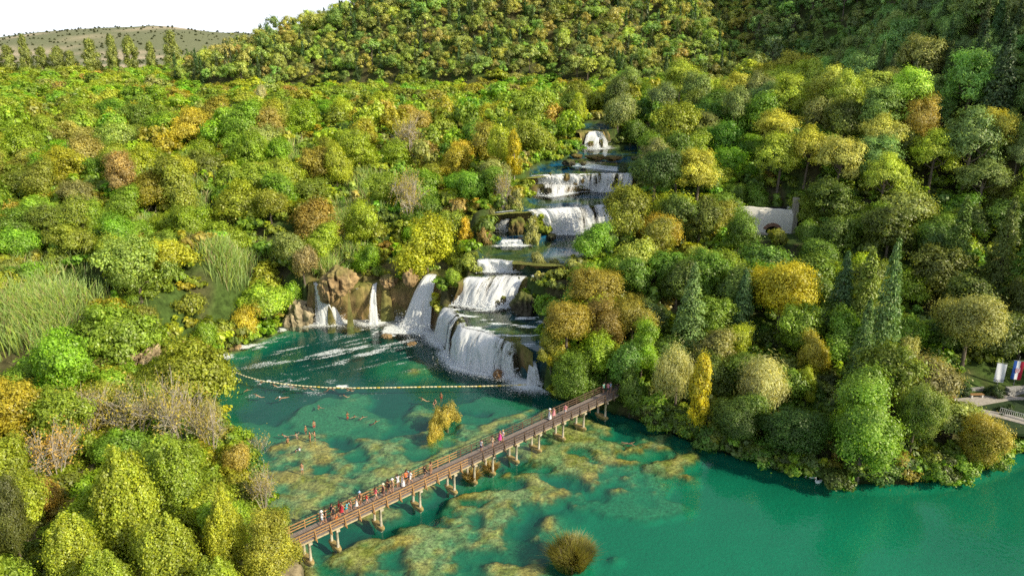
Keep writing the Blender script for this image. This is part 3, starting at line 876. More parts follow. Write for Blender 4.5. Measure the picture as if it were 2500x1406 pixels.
OR = (.40, .28, .14); DK = (.10, .09, .06); TN = (.42, .35, .22)
rock(828, 676, 76, 54, 'large orange travertine lump above the travertine wall', OR, 1, 8.0, ridge=.25, mossy=.55)
rock(800, 700, 46, 50, 'smaller tan travertine knob beside the fanning fall', OR, 2, 6.5, ridge=.25, mossy=.4)
rock(738, 762, 64, 66, 'pale orange rock at the water edge next to the fanning fall', TN, 3, 0, ridge=.25)
rock(715, 780, 40, 36, 'low pale rock beside the orange rock at the water edge', TN, 4, 0, ridge=.2)
rock(352, 856, 96, 62, 'pale cream boulder outcrop in the bushes above the buoy line', (.55, .43, .26), 5, ridge=.2)
rock(572, 836, 34, 28, 'small yellowish rock at the mouth of the bank', OR, 6, 0)
rock(1002, 672, 34, 36, 'round golden rock on top of the wall beside the slanting cascade', OR, 7, 8.5)
rock(950, 682, 46, 24, 'flat mossy rock on top of the travertine wall', OR, 8, 7.4, mossy=.6)
rock(944, 819, 26, 9, 'flat orange rock breaking the foam before the wall', OR, 9, 0)
rock(1005, 838, 22, 7, 'low brown rock awash in front of the corner fall', (.3, .2, .1), 10, 0)
rock(1216, 911, 26, 22, 'reddish round boulder at the foot of the curtain waterfall', (.34, .2, .1), 11, 0)
rock(1140, 717, 36, 48, 'mossy boulder beside the broad white fall', DK, 12, Z1, mossy=.8)
rock(1232, 712, 30, 36, 'dark wet boulder in the middle of the broad white fall', DK, 13, Z1 + .6)
rock(1166, 698, 22, 20, 'small golden mossy boulder in the broad white fall', (.3, .26, .12), 14, 8)
rock(1280, 738, 60, 56, 'large dark green mossy boulder under the brown trees', DK, 15, Z1, mossy=.7)
rock(1240, 733, 28, 12, 'low wet rock in front of the broad white fall', DK, 16, Z1)
rock(1432, 457, 34, 18, 'dark boulder in front of the upper straight waterfall', DK, 17, Z4)
rock(1338, 468, 22, 22, 'dark rock splitting the apron of the upper waterfall', DK, 18, Z4)
rock(1370, 465, 14, 18, 'narrow dark rock in the apron of the upper waterfall', DK, 19, Z4)
rock(1262, 550, 44, 42, 'green mossy rock at the side of the middle waterfall', (.2, .15, .06), 20, Z3 + .8, mossy=.9)
rock(1345, 576, 26, 14, 'grey rock at the tip of the bush islet', DK, 21, Z3, mossy=.4)
rock(1460, 520, 14, 22, 'tall dark rock in the middle waterfall', DK, 22, Z3 + 3)
rock(1448, 522, 12, 20, 'slim dark rock in the middle waterfall', DK, 23, Z3 + 3)
rock(1478, 545, 24, 22, 'dark rounded rock low in the middle waterfall', DK, 24, Z3 + .6)
rock(1485, 510, 16, 16, 'dark rock near the lip of the middle waterfall', DK, 25, Z3 + 3.6)
rock(1500, 545, 22, 30, 'dark rock where the middle waterfall meets the bushes', DK, 26, Z3)
rock(1214, 530, 14, 26, 'dark rock in the slanting side stream', DK, 27, Z3 + 2)
for fi, cnt, mlab in ((8, 5, 'small mossy rock poking through the broad white fall'), (14, 9, 'small mossy rock poking through the long middle waterfall'), (15, 8, 'small mossy rock poking through the upper straight waterfall'), (6, 7, 'small dark rock poking through the lowest curtain waterfall'), (18, 4, 'small rock poking through the topmost dome fall')):
    f = FALLS[fi]; Lr, _ = resample(f['lip'], 40); Br, _ = resample(f['base'], 40); Nn = outward(Lr, Br)
    for k_ in range(cnt):
        j = RD.randrange(2, 38); q_ = RD.uniform(.12, .9)
        p_ = Lr[j] * (1 - q_) + Br[j] * q_; u_, v_ = PIX(*p_)
        o_ = rock(u_, v_, RD.uniform(9, 20), RD.uniform(10, 20), mlab, DK if RD.random() < .6 else (.2, .15, .06), 100 + fi * 10 + k_, p_[2] - .4, mossy=RD.uniform(.3, 1))
        o_.location = (p_[0] + Nn[j][0] * .25, p_[1] + Nn[j][1] * .25, p_[2] - .5); o_['group'] = mlab + 's'
for i, (px, py, w, h) in enumerate([(1408, 380, 30, 9), (1455, 383, 46, 10), (1496, 385, 40, 10), (1548, 386, 22, 7), (1388, 396, 34, 12), (1424, 398, 14, 8)]):
    rock(px, py, w, h, ['orange grassy islet nearest the topmost fall', 'long brown grassy islet in the topmost pool', 'second brown grassy islet in the topmost pool', 'small dark islet by the thin winding cascade',
                        'dark green mossy islet at the edge of the topmost pool', 'tiny mossy islet before the long islets'][i], (.24, .16, .06) if i < 3 else DK, 30 + i, Z6, 'grassy_islet', mossy=.5)['category'] = 'islet'
#@@PART2
# ------------------------------------------------------------------ vegetation prototypes
def unit(v): return v / (np.linalg.norm(v, axis=1)[:, None] + 1e-9)


def leaves(C_, N_, L, W, tint, tdir=None, tj=1.0, r=rng):
    n = len(C_)
    N_ = unit(N_)
    t = r.normal(size=(n, 3)) if tdir is None else tdir + r.normal(size=(n, 3)) * tj
    t = t - N_ * (t * N_).sum(1)[:, None]; t = unit(t)
    b = np.cross(N_, t)
    ls = (L * r.uniform(.55, 1.45, n))[:, None] * .5; ws = (W * r.uniform(.7, 1.3, n))[:, None] * .5
    V = np.stack([C_ - t * ls, C_ - b * ws + N_ * ws * .3, C_ + t * ls, C_ + b * ws + N_ * ws * .3], 1).reshape(-1, 3)
    Fq = np.arange(n * 4).reshape(n, 4)
    return V, Fq, np.repeat(tint, 4, 0)


def rsphere(n, r=rng): return unit(r.normal(size=(n, 3)))


def leaf_tint(n, lo=.75, hi=1.25, yel=.12, r=rng):
    lo, hi = max(lo, .76), min(hi, 1.26)
    b = r.uniform(lo, hi, n)[:, None]
    y = (r.random(n) < yel)[:, None]
    c = np.where(y, np.array([1.28, 1.16, .7]), np.array([1., 1., 1.]))
    return c * b


def clump_crown(cen, rad, nl, L, W, flat=.8, up=.35, yel=.12, hollow=.3, lo=.65, hi=1.35, axis=None, tdir=None, tj=1.0):
    """cen (k,3), rad (k,), nl leaves per clump"""
    Cs = []; Ns = []; Ts = []
    mid = cen.mean(0)
    for c, rd in zip(cen, rad):
        m = int(nl * (rd / rad.mean()) ** 2)
        d = rsphere(m)
        rr = np.clip(rng.normal(.74, .27, m), .12, 1.5)
        wob = .6 + .8 * vn(d[:, 0] * 2.1 + c[0] * 3, d[:, 1] * 2.1 + d[:, 2] * 1.7 + c[1] * 3, 5)
        p = c + d * (rd * rr * wob)[:, None] * np.array([1, 1, flat])
        out = unit((c - mid)[None] + 1e-6)
        Ns.append(d * .9 + out * .5 + rng.normal(size=(m, 3)) * .36 + np.array([0, 0, up])); Cs.append(p)
        Ts.append(leaf_tint(m, lo, hi, yel) * rng.uniform(.68, 1.25))
    td = None
    C_ = np.concatenate(Cs)
    if tdir is not None: td = np.tile(np.array(tdir, float), (len(C_), 1))
    return leaves(C_, np.concatenate(Ns), L, W, np.concatenate(Ts), td, tj)


def limbs(cen, trunk_h, r0, lean=(0, 0), n=8, base=.0):
    V = []; Fq = []
    top = np.array([lean[0], lean[1], trunk_h])

    def ad(pts, rad, s):
        v, f = tube(pts, rad, s); b = len(V)
        V.extend(v); Fq.extend([tuple(i + b for i in q) for q in f])
    mid = top * .5 + np.array([RD.uniform(-.2, .2), RD.uniform(-.2, .2), 0]) * r0 * 3
    ad([(0, 0, -.6), (0, 0, .05 * trunk_h), tuple(mid), tuple(top)], [r0 * 1.35, r0 * 1.1, r0 * .85, r0 * .6], 8)
    ii = rng.permutation(len(cen))[:n]
    for i in ii:
        c = cen[i]
        s0 = top * RD.uniform(.6, 1.0)
        m = (s0 + c) / 2 + np.array([0, 0, -.08 * np.linalg.norm(c - s0)]) + rng.normal(size=3) * .05 * np.linalg.norm(c - s0)
        ad([tuple(s0), tuple(m), tuple(c)], [r0 * .45, r0 * .28, r0 * .08], 5)
    return V, Fq


PROTO = {}


def reg(kind, H, R_, crown, trunk, cm=M_LEAF, tm=M_BARK):
    cme = mk_mesh('crown', crown[0], crown[1], cm, crown[2])
    tme = mk_mesh('trunk', trunk[0], trunk[1], tm) if trunk else None
    PROTO.setdefault(kind, []).append(dict(H=H, R=R_, crown=cme, trunk=tme, raw=crown))


def ellip(k, rx, rz, zc, lo=.55, hi=.95, zmin=-.55):
    # a few uneven boughs, each carrying its own cloud of leaf clumps
    nl_ = max(3, int(rng.integers(5, 9)))
    ld = rsphere(nl_ * 4); ld = ld[ld[:, 2] > -.45][:nl_]
    lc = ld * rng.uniform(.30, .78, (len(ld), 1)) * np.array([rx, rx, rz]); lr = rng.uniform(.34, .62, len(ld))
    lc[0] *= .2; lr[0] = .62
    out = []
    w_ = lr ** 2 / (lr ** 2).sum()
    for c_, r_, m_ in zip(lc, lr, w_):
        q = max(2, int(round(k * m_))); d = rsphere(q * 4); d = d[d[:, 2] > zmin][:q]
        out.append(c_ + d * rng.uniform(.6, 1.0, (len(d), 1)) * r_ * np.array([rx, rx, rz]))
    out = np.concatenate(out); out[:, :2] *= rng.uniform(.82, 1.18, 2)
    out[:, 2] = np.maximum(out[:, 2], -rz * .85)
    return out + np.array([0, 0, zc])
    
    
def ellip_round(k, rx, rz, zc, lo=.55, hi=.95, zmin=-.55):
    d = rsphere(k * 3); d = d[d[:, 2] > zmin][:k]
    return d * rng.uniform(lo, hi, len(d))[:, None] * np.array([rx, rx, rz]) * rng.uniform(.85, 1.15, (len(d), 1)) + np.array([0, 0, zc])


def mk_broad(tag, H, Rr, k, nl, L, W, n=3, yel=.12, flat=.8, zc=.58, rz=.42, tm=M_BARK, hi=1.35):
    for _ in range(n):
        cen = ellip(k, Rr * .9, H * rz, H * zc)
        cen[:, 0] *= RD.uniform(.85, 1.15)
        rad = rng.uniform(.14, .34, len(cen)) * Rr
        reg(tag, H, Rr, clump_crown(cen, rad, nl, L, W, flat, yel=yel, hi=hi), limbs(cen, H * .5, Rr * .055, n=9), M_LEAF, tm)


mk_broad('broad', 8.4, 4.2, 84, 190, .32, .20, 6, zc=.52, rz=.48)
mk_broad('broad_near', 11, 4.6, 130, 320, .24, .16, 3, yel=.18, zc=.52, rz=.48)
mk_broad('broad_far', 9, 4.6, 30, 44, .8, .55, 5, yel=.15)
mk_broad('shrub', 3.4, 2.6, 34, 150, .30, .20, 3, flat=.75, zc=.30, rz=.52)
mk_broad('bush', 2.6, 2.4, 46, 190, .22, .10, 2, flat=.8, zc=.22, rz=.55)
mk_broad('shrub_far', 3.4, 2.8, 14, 26, .85, .6, 2, flat=.75, zc=.32, rz=.5)
mk_broad('wide', 6.5, 4.6, 84, 190, .32, .21, 4, zc=.45, rz=.50)


def mk_pine(tag, H, Rr, k, nl, L, W, n=3):
    for _ in range(n):
        d = rsphere(k * 3); d = d[d[:, 2] > -.25][:k]
        cen = d * rng.uniform(.55, 1.0, (len(d), 1)) * np.array([Rr * .85, Rr * .85, H * .35]) + np.array([RD.uniform(-.4, .4), RD.uniform(-.4, .4), H * .66])
        low = rng.random(len(cen)) < .22
        cen[low, 2] -= H * rng.uniform(.1, .25, low.sum())
        rad = rng.uniform(.22, .36, len(cen)) * Rr
        crown = clump_crown(cen, rad, nl, L, W, .68, up=.8, yel=.2, hollow=.2, lo=.7, hi=1.4)
        reg(tag, H, Rr, crown, limbs(cen, H * .62, Rr * .06, (RD.uniform(-.5, .5), RD.uniform(-.5, .5)), 12), M_NEEDLE, M_BARK)


mk_pine('pine', 11, 4.2, 46, 240, .40, .15, 5)
mk_pine('pine_far', 10, 4.0, 18, 62, .70, .36, 6)


def mk_cone(tag, H, Rr, nlev, L, W, per, n=2, tight=.5, droop=.35, pw=.8, needle=M_NEEDLE, cols=(.75, 1.2)):
    for _ in range(n):
        Cs = []; Ns = []; Ts = []; Td = []
        nb_ = nlev
        for i in range(nb_):
            z = H * (.04 + .95 * (i + rng.random()) / nb_)
            rr = Rr * (1 - z / H) ** pw * rng.uniform(.75, 1.15) + .06 * Rr
            a = rng.random() * 2 * pi
            m = max(4, int(per * (rr / Rr + .15)))
            s = rng.random(m) ** .6
            aa = a + rng.normal(size=m) * .32
            p = np.c_[np.cos(aa) * rr * s, np.sin(aa) * rr * s, z - droop * rr * s ** 1.5 + rng.normal(size=m) * .12 * L * 2]
            Cs.append(p); out = np.c_[np.cos(aa), np.sin(aa), 0 * aa]
            Ns.append(out * .6 + np.array([0, 0, .6]) + rng.normal(size=(m, 3)) * .5)
            Td.append(out * .5 + np.array([0, 0, tight]))
            Ts.append(leaf_tint(m, .6, 1.3, .12) * rng.uniform(*cols))
        crown = leaves(np.concatenate(Cs), np.concatenate(Ns), L, W, np.concatenate(Ts), np.concatenate(Td), .4)
        tv, tf = tube([(0, 0, -.5), (0, 0, H * .5), (0, 0, H * .93)], [Rr * .11, Rr * .07, .03], 7)
        reg(tag, H, Rr, crown, (tv, tf), needle, M_BARK)


mk_cone('conifer', 14, 3.0, 260, .42, .17, 44, 3, tight=-.3, droop=.45)
mk_cone('cypress', 14, 1.7, 330, .40, .17, 30, 2, tight=1.2, droop=-.5, pw=.6)
mk_cone('cypress_far', 11, 1.5, 60, .95, .5, 7, 2, tight=1.2, droop=-.5, pw=.6)


def mk_poplar(tag, H, Rr, k, nl, L, W, n=3, near=False):
    for _ in range(n):
        cen = []; 
        for i in range(k):
            a = rng.random() * 2 * pi; s = rng.random() ** .5
            z = H * rng.uniform(.16, .95); env = math.sin(pi * min(1, (z / H * .9 + .1))) ** .6
            cen.append((math.cos(a) * Rr * .75 * s * env, math.sin(a) * Rr * .75 * s * env, z))
        cen = np.array(cen); rad = rng.uniform(.2, .34, k) * Rr
        crown = clump_crown(cen, rad, nl, L, W, 1.5, up=.2, yel=.2, hollow=.15)
        reg(tag, H, Rr, crown, limbs(cen, H * .75, Rr * .06, (RD.uniform(-.3, .3), 0), 14), M_LEAF, M_PALEBARK)


mk_poplar('poplar', 15, 3.0, 60, 180, .40, .28, 2)
mk_poplar('poplar_far', 15, 2.7, 26, 34, 1.0, .7, 3)
def mk_plume(tag, H, Rr, k, nl, L, W, n=3):
    for _ in range(n):
        Cs = []; Ns = []; Ts = []; tips = []
        for i in range(k):
            a = rng.random() * 2 * pi; s = rng.random() ** .6
            zt = H * (1.0 - .42 * s ** 2) * rng.uniform(.72, 1.0) * (1 if i % 3 else .62); ln = H * rng.uniform(.16, .30); w = Rr * rng.uniform(.13, .24)
            ax = np.array([math.cos(a), math.sin(a), 0])
            m = int(nl * rng.uniform(.6, 1.3)); q = rng.random(m) ** .8
            prof = w * np.sqrt(np.clip(1 - q, 0, 1)) * (.45 + .55 * np.minimum(1, q * 4)) + .05
            dd = rng.normal(size=(m, 3)); dd[:, 2] *= .6
            p = ax * (Rr * .82 * s) * (1 - .12 * q)[:, None] + np.c_[np.zeros((m, 2)), zt - ln + ln * q] + dd * prof[:, None] * .75
            Cs.append(p); Ns.append(unit(dd) * .8 + ax * .35 * s + np.array([0, 0, .5]) + rng.normal(size=(m, 3)) * .4)
            Ts.append(leaf_tint(m, .7, 1.3, .2) * rng.uniform(.7, 1.25)); tips.append(ax * Rr * .8 * s + np.array([0, 0, zt - ln * .4]))
        crown = leaves(np.concatenate(Cs), np.concatenate(Ns), L, W, np.concatenate(Ts))
        reg(tag, H, Rr, crown, limbs(np.array(tips), H * .6, Rr * .05, (RD.uniform(-.3, .3), 0), 26), M_LEAF, M_PALEBARK)


mk_plume('poplar_near', 13, 4.2, 120, 330, .26, .20, 4)


def mk_willow(tag, H, Rr, k, nl, L, W, n=2):
    for _ in range(n):
        cen = ellip(k, Rr * .85, H * .42, H * .58, zmin=-.6)
        rad = rng.uniform(.22, .36, len(cen)) * Rr
        crown = clump_crown(cen, rad, nl, L, W, 1.15, up=.1, yel=.1, hollow=.2, tdir=(0, 0, -1), tj=.55, lo=.7, hi=1.3)
        reg(tag, H, Rr, crown, limbs(cen, H * .45, Rr * .07, n=9), M_LEAF, M_BARK)


mk_willow('willow', 9, 4.2, 60, 260, .46, .10, 2)


def mk_bare(tag, H, Rr, n=3, nleaf=900):
    for _ in range(n):
        V = []; Fq = []; tips = []

        def ad(pts, rad, s):
            v, f = tube(pts, rad, s); b = len(V); V.extend(v); Fq.extend([tuple(i + b for i in q) for q in f])
        for i in range(16):
            a = rng.random() * 2 * pi; s = rng.uniform(.3, 1.0)
            e = np.array([math.cos(a) * Rr * s, math.sin(a) * Rr * s, H * rng.uniform(.55, 1.0)])
            b0 = np.array([math.cos(a) * .3, math.sin(a) * .3, 0]); m = b0 * .5 + e * .5 + np.array([0, 0, H * .08])
            ad([tuple(b0), tuple(m), tuple(e)], [.09, .06, .02], 4)
            for j in range(9):
                q = rng.uniform(.35, 1); st = m * (1 - q) + e * q
                t = st + rng.normal(size=3) * Rr * .26 + np.array([0, 0, H * .10])
                ad([tuple(st), tuple((st + t) / 2 + rng.normal(size=3) * .1), tuple(t)], [.035, .026, .012], 3); tips.append(t)
                for q2 in range(3):
                    t2 = t + rng.normal(size=3) * Rr * .12 + np.array([0, 0, H * .04]); ad([tuple((st + t) / 2), tuple(t2)], [.02, .01], 3); tips.append(t2)
        tips = np.array(tips)
        c = tips[rng.integers(0, len(tips), nleaf)] + rng.normal(size=(nleaf, 3)) * .3
        crown = leaves(c, rng.normal(size=(nleaf, 3)) + np.array([0, 0, .4]), .26, .16, leaf_tint(nleaf, .7, 1.3, .3))
        reg(tag, H, Rr, crown, (V, Fq), M_LEAF, M_TWIG)


mk_bare('bare', 5.5, 3.4, 3, 1500)

# ------------------------------------------------------------------ placing plants
KINDNAME = {'broad': ('broadleaf_tree', 'broadleaf tree'), 'wide': ('broadleaf_tree', 'broadleaf tree'), 'broad_near': ('broadleaf_tree', 'broadleaf tree'), 'broad_far': ('broadleaf_tree', 'broadleaf tree'),
            'shrub': ('shrub', 'shrub'), 'bush': ('shrub', 'shrub'), 'shrub_far': ('shrub', 'shrub'), 'pine': ('pine_tree', 'pine tree'), 'pine_far': ('pine_tree', 'pine tree'),
            'conifer': ('conifer_tree', 'conifer'), 'cypress': ('cypress_tree', 'cypress'), 'cypress_far': ('cypress_tree', 'cypress'),
            'poplar': ('poplar_tree', 'poplar'), 'poplar_far': ('poplar_tree', 'poplar'), 'poplar_near': ('poplar_tree', 'poplar'),
            'willow': ('willow_tree', 'willow'), 'bare': ('twiggy_shrub', 'shrub')}
GAIN = 2.55
TAKEN = []      # x, y, r


def plant(kind, x, y, z, s, sz, color, label, group=None, rz=None, proto=None):
    p = proto or RD.choice(PROTO[kind])
    nm, cat = KINDNAME[kind]
    e = empty(nm, (x, y, z), RD.uniform(0, 6.28) if rz is None else rz, (s, s, sz))
    props(e, label, cat, group)
    c = link('crown', p['crown'], e, color=tuple(min(.95, q * GAIN * k_) for q, k_ in zip(color, (1.05, .97, .80))))
    if p['trunk']: link('trunk', p['trunk'], e)
    return e


def tree_px(kind, px, py, w, h, color, label, group=None, z=None, proto=None, frac=.52):
    """stand a tree so that its crown is centred on a point of the picture and has that width and height in it"""
    if kind == 'broad' and w * h > 14000: kind = 'broad_near'
    p = proto or RD.choice(PROTO[kind])
    u = 30.0
    for it in range(3):
        if z is None: x, y, zz = march(px, py, u * frac)
        else:
            x, y, zz = P(px, py, z + u * frac)
        mp = mpp(x, y, zz)
        Hm = h * mp / .95 + (w * mp * .15); u = Hm
    gz = float(hz(x, y)) if z is None else z
    if kind not in ('conifer', 'cypress', 'bare'): w *= .86; Hm *= .92
    rw = w * mp / 2
    TAKEN.append((x, y, rw * .8))
    return plant(kind, x, y, gz - (.1 if kind in ('pine', 'conifer', 'cypress', 'bush') or 'near' in kind else .06 * Hm), rw / (p['R'] * 1.0), Hm / (p['H'] * 1.02), color, label, group, None, p)


GRN = (.12, .20, .022); DKG = (.075, .135, .02); YG = (.19, .24, .022); OLV = (.155, .175, .026); RUST = (.175, .15, .028); GGR = (.18, .20, .08); BRT = (.125, .225, .018)
YEL = (.25, .245, .02); TANL = (.205, .195, .06); PINE = (.19, .255, .035); PIND = (.10, .145, .045); SIL = (.24, .26, .13); CON = (.045, .085, .030); CYP = (.05, .075, .025)

